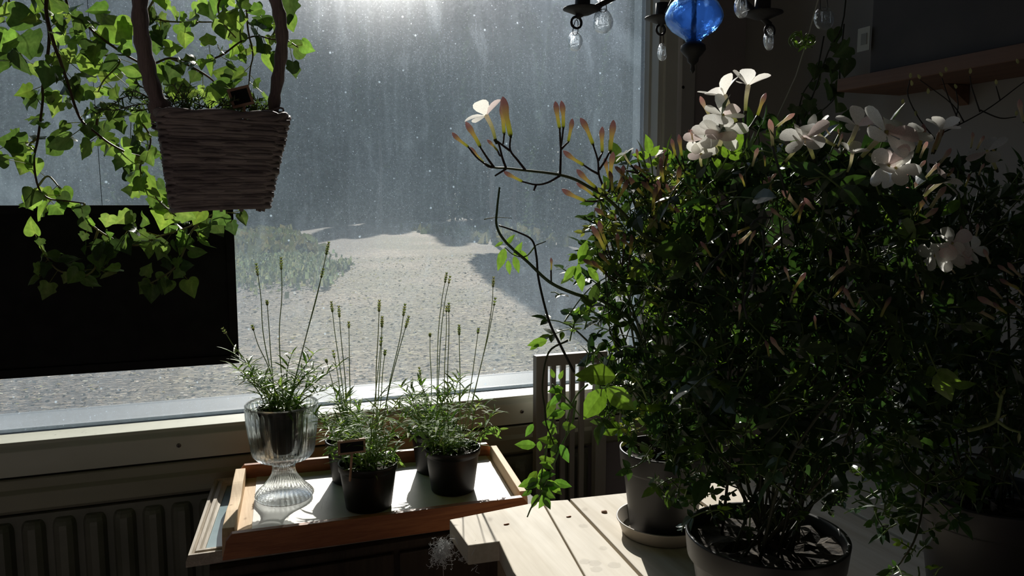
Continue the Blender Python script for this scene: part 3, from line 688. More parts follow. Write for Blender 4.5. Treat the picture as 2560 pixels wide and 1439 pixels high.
for s in range(stk):
    a = 2*PI*(s+.5)/stk; b.tube([V((bb.x+wB*.97*max(-.93, min(.93, 1.3*math.cos(a))), by+.046*max(-1, min(1, 1.4*math.sin(a))), bb.z)), V((bt.x+wT*.97*max(-.93, min(.93, 1.3*math.cos(a))), by+.060*max(-1, min(1, 1.4*math.sin(a))), bt.z))], .0022, 6)
b.build('stakes', M['wicker'], bk, True)
b = MB(); o = rr(wB*.97, .046); b.prism(o, bb.z+.001, bb.z+.007); b.build('bottom', M['wicker'], bk)
b = MB(); o = rr(wT*1.01, .063); n = len(o)
for ph in (0, PI):
    b.tube([V((bt.x+o[j % n][0]*(1+.018*math.cos(j*.55+ph)), by+o[j % n][1]*(1+.03*math.cos(j*.55+ph)), bt.z+.004+.0035*math.sin(j*.55+ph))) for j in range(n+1)], .0048, 7, cap=False)
b.build('rim', M['wicker'], bk, True)
hl = [atY(px, py, by-.02) for px, py in ((408, 300), (398, 262), (378, 205), (363, 140), (352, 70), (350, 0), (356, -90))]
hr = [atY(px, py, by-.005) for px, py in ((684, 295), (686, 250), (697, 180), (705, 110), (701, 50), (686, -10), (665, -90))]
top = [V((hl[-1].x+.03, by-.015, hl[-1].z+.10)), V(((hl[-1].x+hr[-1].x)/2, by-.01, hl[-1].z+.15)), V((hr[-1].x-.03, by-.008, hl[-1].z+.10))]
pts = smooth(hl+top+hr[::-1], 4); rl = []
for i in range(len(pts)): t = i/len(pts); rl.append(.0122-.0035*t+.0012*math.sin(i*1.9)+(.004 if i < 5 else 0))
b = MB(); b.tube(pts, rl, 12); b.build('handle', M['bark'], bk, True)
b = MB(); apx = top[1]
b.tube([apx+V((0, 0, .0)), V((apx.x, apx.y, CZ))], .0025, 8); b.build('hanging_cord', M['string'], bk)
rj = random.Random(77)
for e in (hl[0], hr[0]):
    b = MB()
    for k in range(7): 
        a = rj.uniform(0, PI); c = e+V((0, 0, -.012+.004*k)); b.tube([c+V((.0155*math.cos(q), .0155*math.sin(q), .003*math.sin(q*2+a))) for q in [2*PI*i/14 for i in range(15)]], .0016, 5, cap=False)
    b.build('binding', M['wicker'], bk, True)
# rosemary inside the basket
rs = empty('rosemary_plant', (bt.x, by, bt.z-.05), 'rosemary with short dark needles growing inside the wicker basket', 'herb')
b = MB(); b.prism(rr(wT*.86, .045), bt.z-.055, bt.z-.02, M=Matrix.Translation((bt.x, by, 0))); b.build('soil', M['soil'], rs)
r = random.Random(12); nb = MB(); sb = MB()
def sprig(pts, dens=.0016, ln=.013):
    sb.tube(pts, taper(len(pts), .0012, .0006), 5, col=(.20, .16, .10))
    for i in range(len(pts)-1):
        seg = pts[i+1]-pts[i]; m_ = max(1, int(seg.length/dens))
        for j in range(m_):
            p = pts[i].lerp(pts[i+1], j/m_); q = rv(r); d = seg.normalized()*.7+(q-seg.normalized()*q.dot(seg.normalized())).normalized()
            leaf(nb, p, d, rv(r), ln*r.uniform(.6, 1.1), .0022, jit((.09, .14, .07), r, .3), .1, .3, segs=(0, .5, 1), wid=(.4, .5, .05))
for k in range(34):
    p = V((bt.x+r.uniform(-.95, .75)*wT*.85, by+r.uniform(-.03, .03), bt.z-.02)); sprig(smooth([p, p+V((r.gauss(0, .01), r.gauss(0, .01), .035)), p+V((r.gauss(0, .018), r.gauss(0, .012), r.uniform(.045, .072)))], 3))
for q in ([(395, 265), (360, 250), (320, 240), (280, 262)], [(395, 262), (350, 232), (310, 228)], [(398, 258), (340, 262), (285, 275), (235, 268)], [(400, 260), (365, 225), (335, 205)], [(392, 270), (330, 275), (290, 262), (240, 285)]):
    sprig(smooth([atY(a, c, by+.03+r.uniform(-.02, .03)) for a, c in q], 4))
nb.build('needles', M['lav'], rs); sb.build('stems', M['stem'], rs)
plant_tag('plant_tag', 'slate plant tag tilted in the hanging basket', [(572, 224), (626, 211), (631, 259), (577, 273)], by-.035, bt.z-.01)

# ------------------------------------------------------------------ ivy
ri = random.Random(42)
ivy = empty('ivy_plant', (-.3, -.3, 1.0), 'bright green trailing ivy hanging across the upper left of the window', 'ivy')
VN = [
 [(70, -260), (90, -80), (100, 0), (120, 60), (122, 115), (107, 215), (107, 250), (95, 345), (85, 400), (95, 465), (120, 495), (165, 502), (210, 508)],
 [(120, -260), (125, -60), (115, 20), (132, 100), (150, 150), (170, 210), (200, 295), (240, 332), (280, 362), (330, 385), (385, 395)],
 [(150, -260), (165, 0), (210, 55), (260, 100), (360, 160), (425, 145), (490, 155), (550, 140), (600, 105), (640, 90), (680, 98), (715, 100), (745, 118)],
 [(425, 145), (475, 165), (525, 195), (545, 220), (560, 250)],
 [(610, -220), (600, -80), (615, 10), (620, 75), (632, 135), (626, 170), (622, 212)],
 [(210, 508), (222, 545), (245, 575), (300, 605), (345, 612), (400, 590), (450, 575), (500, 555), (545, 530), (600, 535)],
 [(245, 575), (236, 605), (232, 640), (238, 668), (215, 688), (190, 686), (145, 675), (115, 640), (95, 602)],
 [(500, 555), (478, 580), (465, 615), (440, 665), (400, 695), (360, 714)],
 [(95, 345), (70, 360), (40, 358), (10, 352)],
 [(240, 332), (245, 290), (260, 270), (300, 280), (345, 300), (375, 340), (370, 380), (350, 420), (372, 460), (395, 500), (440, 540)],
 [(0, -200), (20, -20), (30, 60), (50, 120), (45, 170)],
 [(400, -260), (395, -40), (370, 30), (400, 50), (450, 55), (530, 55)],
 [(200, 30), (190, 90), (230, 130), (300, 150), (260, 200), (245, 230)],
 [(560, -200), (555, -30), (545, 20), (560, 60), (590, 95)],
 [(95, 465), (120, 440), (150, 470)],
 [(680, 98), (700, 40), (712, -20), (715, -200)],
]
lv = MB()
def icol(r):
    return jit(r.choice([(.12, .20, .07), (.17, .27, .08), (.05, .08, .04), (.08, .13, .05), (.22, .31, .12)]), r, .2)
def addivy(px, py, size, y, n=None, d=None):
    p = atY(px, py, y); Lw = .86*size/FPX*(p-CAM).dot(FW)
    d = d if d is not None else (RT*ri.gauss(0, .55)-UP*ri.uniform(-.1, 1)+FW*ri.gauss(0, .35)).normalized()
    n = n if n is not None else (-FW+rv(ri)*.75).normalized()
    ivyleaf(lv, p-d*Lw*.4, d, n, Lw, icol(ri), ri.choice((0, 0, 1, 1, 2)), ri); return p
depths = []
for i, q in enumerate(VN):
    y0 = -.16-.24*ri.random() if i not in (5, 6, 7, 8, 14) else -.17
    pts = smooth([atY(a, c, y0+.02*math.sin(j*1.3+i)) for j, (a, c) in enumerate(q)], 5)
    b = MB(); b.tube(pts, taper(len(pts), .0036 if i < 2 else .0024, .0012), 6, col=jit((.13, .085, .05) if i in (0, 1, 2, 3, 4, 9) else (.25, .24, .10), ri)); b.build('vine', M['stem'], ivy, True)
    for p in pts[2:]:
        if i in (3, 4, 13) and ri.random() < .6: continue
        for _ in range(0 if ri.random() < .4 else 1):
            off = RT*ri.gauss(0, .014)+UP*ri.gauss(-.004, .012)+FW*ri.gauss(0, .02)
            c = p+off; Lw = ri.uniform(.018, .038); d = (off.normalized()*.6-UP*ri.uniform(-.2, .9)+FW*ri.gauss(0, .3)).normalized(); n = (-FW+rv(ri)*.8).normalized()
            ivyleaf(lv, c, d, n, Lw, icol(ri), ri.choice((0, 0, 1, 1, 2)), ri); lv.tube([p, c], .0007, 3, col=(.3, .3, .12), cap=False)
for (px, py, s) in [(262, 45, 80), (300, 85, 90), (60, 45, 80), (70, 110, 95), (45, 150, 85), (245, 25, 60), (120, 20, 60), (150, 60, 60), (200, 60, 60), (235, 130, 75), (270, 185, 75), (220, 165, 70), (330, 175, 60), (320, 70, 60),
                    (400, 45, 50), (440, 40, 45), (480, 45, 50), (525, 30, 55), (575, 45, 70), (600, 30, 70), (560, 70, 65), (590, 85, 60), (720, 20, 75), (725, 55, 50), (750, 118, 65), (655, 115, 55), (400, 90, 60), (460, 75, 50), (430, 120, 50),
                    (420, 190, 70), (445, 215, 65), (470, 228, 60), (405, 175, 55), (425, 165, 45), (560, 185, 65), (575, 200, 60), (530, 165, 55), (555, 215, 60), (515, 240, 45), (430, 240, 50), (250, 320, 55), (265, 350, 60), (280, 375, 50), (320, 390, 60), (350, 395, 55), (345, 440, 70), (370, 465, 85), (320, 430, 55), (395, 330, 50), (385, 380, 50), (360, 300, 55),
                    (70, 505, 60), (115, 480, 55), (80, 480, 40), (30, 355, 70), (55, 370, 55), (145, 350, 70), (130, 370, 60), (165, 345, 50), (80, 250, 50), (70, 235, 45), (140, 270, 50), (160, 255, 45), (90, 300, 50), (115, 240, 50), (85, 295, 40),
                    (60, 415, 60), (270, 552, 50), (310, 545, 50), (330, 550, 50), (360, 550, 50), (400, 500, 65), (430, 520, 80), (410, 540, 80), (450, 500, 50), (495, 540, 50), (540, 565, 65), (550, 545, 55), (608, 545, 42), (510, 580, 45), (455, 600, 50), (490, 630, 50), (465, 662, 40), (445, 685, 35),
                    (270, 610, 70), (255, 630, 70), (310, 612, 60), (350, 595, 60), (395, 608, 55), (260, 655, 50), (285, 670, 45), (230, 690, 55), (175, 645, 50), (130, 640, 45), (110, 625, 35), (185, 690, 50), (100, 605, 30), (420, 645, 45), (420, 660, 40), (365, 712, 30),
                    (10, 30, 70), (20, 110, 70), (5, 130, 60), (95, 15, 70), (180, 20, 70), (355, 30, 50), (640, 25, 45), (610, 10, 50), (505, 20, 50)]:
    addivy(px, py, s, -.33+.17*ri.random() if py < 480 else -.15-.05*ri.random())
lv.build('leaves', M['ivy'], ivy, True)

# ------------------------------------------------------------------ chandelier with glass pendants
CD = 1.30; PX = CD/FPX
def cp(px, py, dd=0): return atD(px, py, CD+dd)
cc = cp(1735, 40)
ch = empty('chandelier', (cc.x, cc.y, cc.z), 'black iron candle chandelier with a blue glass bulb hanging by the window jamb', 'chandelier')
b = MB(); R_ = 72*PX
prof = [(.30, .74), (.55, .66), (.82, .40), (.97, .12), (1.0, -.05), (.94, -.25), (.76, -.48), (.50, -.66), (.30, -.80), (.24, -.90)]
b.lathe([(a*R_, z*R_) for a, z in prof]+[((a-.06)*R_, z*R_*.97) for a, z in prof[::-1]], 56, cc, closed=True); b.build('glass_bulb', M['blue'], ch, True)
hub = cc+V((0, 0, .085))
b = MB(); b.tube([cc+V((0, 0, -.06)), V((cc.x, cc.y, CZ))], .0042, 10); b.build('centre_rod', M['iron'], ch, True)
b = MB(); b.lathe([(.0001, -.094), (.004, -.088), (.003, -.080), (.009, -.074), (.010, -.068), (.016, -.062), (.021, -.055), (.020, -.048), (.013, -.043), (.0001, -.040)], 28, cc); b.build('finial', M['iron'], ch, True)
b = MB(); b.lathe([(.0001, -.02), (.020, -.016), (.024, 0), (.020, .016), (.0001, .02)], 28, hub); b.build('hub', M['iron'], ch, True)
def arm(tip, pan_px, nm=True):
    a = hub; bm = MB(); m_ = a.lerp(tip, .5)+V((0, 0, .004)); bm.tube(smooth([a, m_, tip], 5), .0045, 8)
    rg = [tip+V((.009*math.cos(q), 0, -.009+.009*math.sin(q)))+RT*0 for q in [2*PI*i/16 for i in range(17)]]
    bm.tube(rg, .0022, 6, cap=False); o = bm.build('arm', M['iron'], ch, True)
    c = tip.lerp(hub, pan_px); bm = MB(); bm.lathe([(.0001, .006), (.030, .0075), (.0315, .009), (.032, .0075), (.022, .0035), (.012, -.001), (.0001, -.003)], 36, c); bm.lathe([(.0001, .006), (.011, .006), (.0125, .012), (.0125, .034), (.0115, .034), (.0001, .030)], 24, c); bm.build('drip_pan', M['iron'], o, True)
arm(cp(1441, 42, -.03), .05); arm(cp(1652, 62, .14), .04); arm(cp(1925, 62, -.06), .10); arm(cp(1500, -60, .24), .05); arm(cp(2060, -40, .12), .05); arm(cp(1850, -60, -.20), .05)
def pendant(top, c, w, h, dd, seed=0):
    T = cp(*top, dd); C_ = cp(*c, dd); k = (CD+dd)/FPX; w *= k/2; h *= k/2; r = random.Random(seed)
    b = MB(); tt = C_+UP*h*.85
    ax_ = RT*(.35*w); b.tube(smooth([T+UP*.004, T-ax_*.6, tt-ax_, tt-UP*.004, tt+ax_, T+ax_*.6, T+UP*.004], 4), .0007, 5, cap=False)
    root = b.build('pendant_hook', M['iron'], ch)
    b = MB(); n = 28; th = .006; vs = []
    for s, kk in ((-1, .01), (-1, .55), (-1, .86), (0, 1), (1, .86), (1, .55), (1, .01)):
        for j in range(n):
            a = 2*PI*j/n; bot = 1+.06*math.sin(3*a+seed); rad = (abs(math.cos(a))**2.4+abs(math.sin(a))**2.4)**(-1/2.4)
            off = th*(1 if kk < .6 else .7)*s
            vs.append(C_+RT*(w*kk*rad*bot*math.cos(a)*(1-.18*max(0, math.sin(a))))+UP*(h*kk*rad*.97*math.sin(a))+FW*off)
    b.add(vs, [(i*n+j, i*n+(j+1) % n, (i+1)*n+(j+1) % n, (i+1)*n+j) for i in range(6) for j in range(n)])
    sq = .42; fr = [C_+RT*(w*sq*x)+UP*(h*sq*y)-FW*(th*1.1) for x, y in ((-1, -1), (1, -1.05), (1.05, 1), (-.95, 1.05), (-1, -1))]
    b.tube(fr, .0014, 6); b.tube([C_+RT*(w*.12*math.cos(q))+UP*(h*.2*math.sin(q))-FW*th*1.1 for q in [i*.5 for i in range(11)]], .0009, 5)
    b.build('glass_pendant', M['crystal'], ch, True)
pendant((1441, 55), (1438, 103), 36, 52, -.03, 1); pendant((1507, -6), (1507, 52), 50, 66, -.05, 2); pendant((1655, 72), (1655, 130), 23, 46, .14, 3)
pendant((1853, -40), (1853, 14), 35, 66, -.1, 4); pendant((1924, 66), (1922, 98), 26, 58, -.06, 5); pendant((2058, -20), (2060, 46), 52, 60, .0, 6)

# ------------------------------------------------------------------ shelf, box and tag on the right wall
s0 = atX(2092, 215, XR-.17); yL = s0.y; zS = s0.z
sh = empty('wall_shelf', (XR, yL-.5, zS), 'brown wooden shelf board on brackets along the right wall', 'shelf')
b = MB(); b.box(XR-.17, XR-.001, -2.6, yL, zS-.012, zS+.014); b.build('shelf_board', M['shelf'], sh, bevel=.002)
for yy in (yL-.16, yL-1.0):
    b = MB(); b.prism([(XR-.06, zS-.013), (XR-.002, zS-.05), (XR-.002, zS-.013)], yy-.01, yy+.01, M=Matrix(((1, 0, 0, 0), (0, 0, 1, 0), (0, 1, 0, 0), (0, 0, 0, 1)))); b.build('bracket', M['shelf'], sh)
yb = yL-.07
bx = empty('storage_box', (XR-.08, yb-.16, zS+.014), 'dark cardboard box standing on the wall shelf', 'box')
b = MB(); b.box(XR-.155, XR-.005, yb-.34, yb, zS+.0145, zS+.30); b.build('body', M['card'], bx, bevel=.003)
b = MB(); b.box(XR-.158, XR-.002, yb-.343, yb+.003, zS+.30, zS+.34); b.build('lid', M['card'], bx, bevel=.003)
t0 = atX(2152, 72, XR-.156); t1 = atX(2178, 124, XR-.156)
tg = empty('price_tag', (XR-.16, t0.y, t0.z), 'small pale paper tag hanging at the corner of the dark shelf box', 'tag')
b = MB(); b.box(XR-.1600, XR-.1590, yb-.002, yb+.030, t1.z, t0.z); b.build('card', M['tagpaper'], tg, bevel=.0004)
b = MB(); b.box(XR-.1608, XR-.1601, yb+.005, yb+.020, t1.z+.012, t0.z-.012); b.build('inset', M['taginset'], tg)

# ------------------------------------------------------------------ jasmine in three pots on the workbench
def c4(x, y): return (1100+x/2.665, 180+y/2.665)       # coordinates read off two enlarged views
def c6(x, y): return (1700+x/2.399, 200+y/2.399)
def bigpot(root, x, y, z0, rp, h, matn, wall=.0035):
    b = MB(); b.lathe([(.0001, z0+.001), (rp*.74, z0), (rp*.76, z0+.003), (rp*.93, z0+h*.74), (rp*.935, z0+h*.76), (rp*.995, z0+h*.765), (rp*1.0, z0+h*.78), (rp*1.03, z0+h*.985), (rp*1.03, z0+h), (rp*.985, z0+h), (rp*.965, z0+h*.97), (rp*.93, z0+h*.8)], 72, (x, y, 0))
    b.build('pot', M[matn], root, True)
    r = random.Random(int(x*1000)); b = MB(); zs = z0+h*.88; nn = 28; vs = [V((x, y, zs+.006))]
    for k in (.25, .5, .75, .99): vs += [V((x+rp*.95*k*math.cos(2*PI*j/nn), y+rp*.95*k*math.sin(2*PI*j/nn), zs+r.uniform(-.003, .008))) for j in range(nn)]
    b.add(vs, [(0, 1+j, 1+(j+1) % nn) for j in range(nn)]+[(1+i*nn+j, 1+i*nn+(j+1) % nn, 1+(i+1)*nn+(j+1) % nn, 1+(i+1)*nn+j) for i in range(3) for j in range(nn)])
    b.build('soil', M['soil'], root); return zs
PA = atZ(1656, 1318, TZ+.006); PB = V((.603, -1.107, TZ)); PC = V((.935, -1.14, TZ))
zA = atY(1640, 1122, PA.y).z; zC = .968
# saucers
for nm, c, rs_, lb in (('saucer', PA, .0725, 'grey-beige saucer under the grey pot at the back of the bench'), ('saucer', PC, .085, 'saucer under the far right jasmine pot')):
    if nm and c is PC: continue
    b = MB(); b.lathe([(.0001, TZ+.0003), (rs_*.86, TZ+.0003), (rs_*.9, TZ+.002), (rs_*.99, TZ+.021), (rs_*1.015, TZ+.022), (rs_*1.02, TZ+.024), (rs_*.985, TZ+.024), (rs_*.88, TZ+.005), (.0001, TZ+.004)], 72, (c.x, c.y, 0))
    tag(b.build(nm, M['saucer'], smooth=True), lb, 'saucer')
JG = [(.03, .06, .026), (.04, .08, .03), (.022, .05, .024), (.06, .10, .035), (.035, .075, .04)]
JB = [(.14, .25, .045), (.17, .28, .06)]
def leaflet(b, p, d, n, L_, col, W=.52): leaf(b, p, d, n, L_, L_*W, col, .12, .22, segs=(0, .12, .35, .62, .85, 1), wid=(.0, .30, .5, .42, .17, 0))
def spray(lb, sb, p, d, n, sz, col, r, pairs=2):
    d = d.normalized(); s = d.cross(n).normalized(); q = p+d*sz*1.1; sb.tube([p, p+d*sz*.5+n*.002, q], .0009, 4, col=(.16, .24, .07), cap=False)
    leaflet(lb, q, d+n*r.uniform(-.3, .3), n+rv(r)*.25, sz*r.uniform(.85, 1.15), jit(col, r, .12))
    for i in range(pairs):
        a = p+d*sz*(1.1-.5*(i+.2))
        for sg in (-1, 1): leaflet(lb, a, d*.45+s*sg+n*r.uniform(-.25, .25), n+rv(r)*.35, sz*(.68-.12*i)*r.uniform(.85, 1.15), jit(col, r, .12))
# bud and flower prototypes: modelled along +z, unit length
def budmesh(v, r):
    b = MB(); prof = [(.034, 0), (.046, .05), (.050, .28), (.050, .44), (.062, .57), (.080, .69), (.078, .79), (.056, .90), (.024, .97), (.003, 1.0)]
    gr, cr, pk = [(.52, .58, .16), (.66, .56, .30), (.40, .27, .29)] if v < 2 else [(.56, .56, .34), (.78, .70, .56), (.66, .47, .46)]
    if v == 4: gr, cr, pk = (.42, .36, .2), (.5, .38, .25), (.36, .2, .12)
    n = 10; vs = []; cs = []
    for rad, z in prof:
        t = z; c = [gr[i]+(cr[i]-gr[i])*min(1, t/.5) for i in range(3)] if t < .5 else [cr[i]+(pk[i]-cr[i])*min(1, (t-.5)/.3) for i in range(3)]
        bend = .06*math.sin(z*2.2)*(1 if v % 2 else -1)
        for j in range(n):
            a = 2*PI*j/n; k = 1.15+.10*math.cos(5*a+z*4); vs.append(V((rad*k*math.cos(a)+bend, rad*k*math.sin(a), z))); cs.append(tuple(c))
    b.add(vs, [(i*n+j, i*n+(j+1) % n, (i+1)*n+(j+1) % n, (i+1)*n+j) for i in range(len(prof)-1) for j in range(n)], cs)
    # calyx with small teeth
    b.tube([V((0, 0, -.06)), V((0, 0, -.0)), V((0, 0, .05))], [.02, .036, .034], 8, col=(.10, .11, .06))
    return b
def flowermesh(v, r):    # tube along +z of length .5, five petals spreading at the top, unit total reach about 1
    b = MB(); gr = (.45, .48, .2); cr = (.80, .74, .66); wh = (.80, .78, .76)
    bend = .05
    b.tube(smooth([V((0, 0, 0)), V((bend*.5, 0, .25)), V((0, 0, .5))], 4), taper(9, .026, .046), 8, col=[tuple(gr[i]+(cr[i]-gr[i])*k/8 for i in range(3)) for k in range(9)])
    b.tube([V((0, 0, -.05)), V((0, 0, .04))], [.02, .036], 8, col=(.10, .11, .06))
    op = (.15, .45, .8, -.1)[v]
    for k in range(5):
        a = 2*PI*k/5+r.uniform(-.15, .15); o = V((math.cos(a), math.sin(a), op+r.uniform(-.2, .2))).normalized(); nrm = V((0, 0, 1))-o*o.z; L_ = r.uniform(.36, .43)
        leaf(b, V((0, 0, .49))+o*.02, o, nrm, L_, L_*.66, jit(wh, r, .04) if r.random() < .75 else (.78, .66, .66), r.uniform(-.05, .3), .16, segs=(0, .15, .4, .65, .85, .96, 1), wid=(.09, .20, .46, .56, .48, .30, .04))
    b.tube([V((0, 0, .48)), V((0, 0, .53))], [.03, .012], 6, col=(.62, .60, .30))
    return b
_r = random.Random(99); BUD = []; FLO = []
def meshof(mb):
    o = mb.build('tmp', M['petal'], smooth=True); me = o.data; bpy.data.objects.remove(o); return me
for v in range(5): me = meshof(budmesh(v, _r)); me.name = 'flower_bud'; BUD.append(me)
for v in range(4): me = meshof(flowermesh(v, _r)); me.name = 'flower'; FLO.append(me)
def placeone(name, me, root, p, q, rz=0, thick=1.0):
    d = q-p; L_ = d.length; o = bpy.data.objects.new(name, me); COL.objects.link(o); o.rotation_mode = 'QUATERNION'
    o.rotation_quaternion = d.to_track_quat('Z', 'Y') @ Quaternion((0, 0, 1), rz); o.scale = (L_*thick, L_*thick, L_); o.location = p; put(o, root); return o
class Jas:
    def __init__(s, pos, label, seed, matn, rp, h, zt):
        s.root = empty('potted_jasmine', (pos.x, pos.y, pos.z), label, 'potted plant'); s.r = random.Random(seed); s.pos = pos; s.root_z = bigpot(s.root, pos.x, pos.y, pos.z, rp, h, matn); s.rp = rp
        s.lb = MB(); s.sb = MB(); s.nb = 0; s.pts = []
    def stem(s, pts, r0=.0022, r1=.001, col=(.09, .11, .05), k=5):
        p = smooth(pts, k); s.sb.tube(p, taper(len(p), r0, r1), 6, col=col); return p
    def trunkto(s, q, r0=.0022):
        r = s.r; a = r.uniform(0, 6.28); q0 = r.uniform(.1, .6)*s.rp; p0 = V((s.pos.x+q0*math.cos(a), s.pos.y+q0*math.sin(a), s.root_z))
        m = p0.lerp(q, .4); m.z = max(m.z, p0.z+.06)+.02; m += V((r.gauss(0, .04), r.gauss(0, .03), 0)); m2 = p0.lerp(q, .75)+V((r.gauss(0, .03), r.gauss(0, .03), .03))
        return s.stem([p0, m, m2, q], r0, .0009, col=jit((.075, .085, .045), r, .3))
    def bud(s, tip, base, d, v=None, link=None, dd=0):
        p, q = atD(*base, d), atD(*tip, d+dd); s.nb += 1
        placeone('flower_bud', BUD[s.r.randrange(2) if v is None else v], s.root, p, q, s.r.uniform(0, 6), 1.12)
        if link is not None:
            k = link if isinstance(link, V) else atD(*link, d+.005); s.sb.tube(smooth([p, p.lerp(k, .5)+V((0, 0, -.002)), k], 3), .0011, 5, col=(.08, .06, .05))
    def bloom(s, face, base, d, v=None, L_=None, toward=.0):
        p = atD(*base, d); q = atD(*face, d); q = q-FW*toward; dd = (q-p); k = dd.length*1.9 if L_ is None else L_
        placeone('flower', FLO[s.r.randrange(4) if v is None else v], s.root, p, p+dd.normalized()*k, s.r.uniform(0, 6), 1.0)
    def fill(s, poly, d0, d1, n, sz=(.018, .034), keep=None, bright=.12):
        r = s.r; xs = [p[0] for p in poly]; ys = [p[1] for p in poly]; k = 0
        while k < n:
            x = r.uniform(min(xs), max(xs)); y = r.uniform(min(ys), max(ys)); ins = False; j = len(poly)-1
            for i in range(len(poly)):
                if (poly[i][1] > y) != (poly[j][1] > y) and x < (poly[j][0]-poly[i][0])*(y-poly[i][1])/(poly[j][1]-poly[i][1])+poly[i][0]: ins = not ins
                j = i
            if not ins or (keep and r.random() > keep(x, y)): continue
            k += 1; p = atD(x, y, r.uniform(d0, d1))
            if p.z < TZ+.012 or p.x > XR-.02: continue
            d = rv(r)*.9+V((0, 0, .1)); n_ = (V((0, 0, .5))-FW*.6+rv(r)*.8).normalized()
            spray(s.lb, s.sb, p, d, n_, r.uniform(*sz), r.choice(JG) if r.random() > bright else r.choice(JB), r, r.choice((1, 2, 2)))
            if k % 9 == 0: s.pts.append(p)
    def finish(s, n=40, twigs=60):
        r = s.r; r.shuffle(s.pts)
        for p in s.pts[:n]: s.trunkto(p, r.uniform(.0012, .0026))
        for _ in range(twigs):
            a, c = r.choice(s.pts), r.choice(s.pts)
            if (a-c).length < .16: s.sb.tube(smooth([a, a.lerp(c, .5)+rv(r)*.012, c], 4), .0008, 4, col=(.10, .13, .05), cap=False)
        s.lb.build('leaves', M['jas'], s.root); s.sb.build('stems', M['stem'], s.root, True)

JA = Jas(PA, 'jasmine in the dark grey pot on a saucer, its sprays reaching left over the window', 1, 'grey_plastic', .0685, zA-TZ-.006, zA)
JB_ = Jas(PB, 'large dark jasmine in the wide black pot at the front edge of the bench', 2, 'grey_plastic', .093, .130, .95)
JC = Jas(PC, 'jasmine in the dark grey pot at the far right corner of the bench', 3, 'grey_plastic', .088, zC-TZ, zC)

# --- A: arching bud spray before the window
D = .93
main = [c4(*q) for q in ((1560, 1260), (1350, 1080), (1230, 950), (1100, 830), (1000, 770), (900, 715), (800, 685), (690, 668), (570, 655), (440, 640), (360, 635), (290, 605))]
JA.stem([V((PA.x, PA.y, JA.root_z))]+[atD(1640, 900, D+.12)]+[atD(*q, D) for q in main], .0026, .0011, (.10, .13, .06), 5)
for q in ([(800, 685), (803, 600), (805, 500), (800, 400)], [(805, 515), (830, 490), (855, 465)], [(570, 655), (520, 590), (468, 520), (470, 430)], [(468, 525), (420, 490), (375, 455)], [(440, 640), (415, 570), (395, 490), (380, 460)], [(360, 635), (310, 565), (268, 500)],
          [(1100, 830), (1085, 760), (1058, 680), (1052, 590), (1020, 485)], [(1060, 650), (1100, 590), (1130, 530)], [(1058, 680), (1010, 655), (958, 620)], [(1055, 590), (1080, 540)], [(800, 690), (720, 735), (640, 750), (550, 730)], [(1080, 850), (1030, 862), (968, 858)], [(1100, 830), (1135, 770), (1140, 720)],
          [(440, 645), (400, 670), (365, 692)], [(640, 750), (625, 790)], [(1395, 730), (1330, 680), (1240, 655)], [(1340, 690), (1325, 600)], [(1340, 695), (1290, 640), (1275, 620)]):
    JA.stem([atD(*c4(*a), D) for a in q], .0015, .0010, (.07, .05, .05), 4)
BU = [((85, 395), (190, 500), (290, 605)), ((165, 330), (268, 498), None), ((200, 495), (290, 605), (360, 635)), ((310, 450), (385, 525), (410, 560)), ((405, 215), (428, 410), (420, 480)), ((420, 165), (470, 425), None), ((772, 195), (798, 375), (803, 500)), ((798, 190), (822, 372), (806, 500)), ((880, 310), (855, 465), None),
      ((925, 310), (1020, 482), None), ((1085, 360), (1080, 535), None), ((1160, 315), (1135, 530), None), ((825, 515), (958, 620), None), ((915, 640), (1040, 770), (1090, 830)), ((1165, 530), (1137, 718), (1130, 790)), ((1215, 620), (1195, 770), (1180, 850)), ((1265, 690), (1360, 825), (1440, 900)), ((815, 770), (968, 858), None), ((425, 660), (550, 730), None),
      ((905, 740), (1025, 822), (1090, 850)), ((1310, 510), (1322, 602), None), ((1500, 515), (1500, 690), (1490, 800)), ((1460, 565), (1470, 712), (1490, 800)), ((1592, 415), (1612, 562), (1650, 700)), ((1545, 440), (1572, 562), (1650, 700)), ((1590, 625), (1575, 790), (1540, 860)), ((1105, 570), (1130, 712), None), ((1425, 810), (1560, 925), (1620, 980)), ((1065, 985), (1112, 1150), (1150, 1260)),
      ((1165, 940), (1180, 1050), (1190, 1200)), ((1190, 1070), (1195, 1210), (1210, 1300)), ((1222, 1070), (1225, 1180), (1210, 1300)), ((950, 1250), (1085, 1312), (1180, 1380)), ((1055, 1200), (1150, 1300), (1200, 1360)), ((735, 1235), (740, 1320), (742, 1400)), ((1460, 715), (1460, 880), (1480, 1000)), ((1030, 770), (1080, 845), None), ((1500, 740), (1555, 850), (1600, 950)), ((1640, 800), (1700, 900), None), ((1000, 1030), (1100, 1190), (1150, 1260)),
      ((1700, 700), (1760, 800), None), ((1390, 690), (1380, 790), None), ((1010, 1255), (1100, 1340), (1180, 1400)), ((1270, 1080), (1265, 1220), (1250, 1330)), ((1560, 900), (1640, 980), None), ((1410, 970), (1530, 1040), (1620, 1100)), ((1660, 380), (1690, 452), (1720, 560))]
for t, bs, lk in BU: JA.bud(c4(*t), c4(*bs), D+JA.r.uniform(-.02, .02), None, c4(*lk) if lk else None)
JA.bloom(c4(312, 300), c4(372, 462), D, 1, .066); JA.bloom(c4(1235, 560), c4(1278, 625), D+.02, 0, .034); JA.bloom(c4(1440, 555), c4(1440, 640), D+.03, 2, .03)
JA.bloom(c4(1400, 1200), c4(1440, 1290), D+.02, 0, .04, .01)
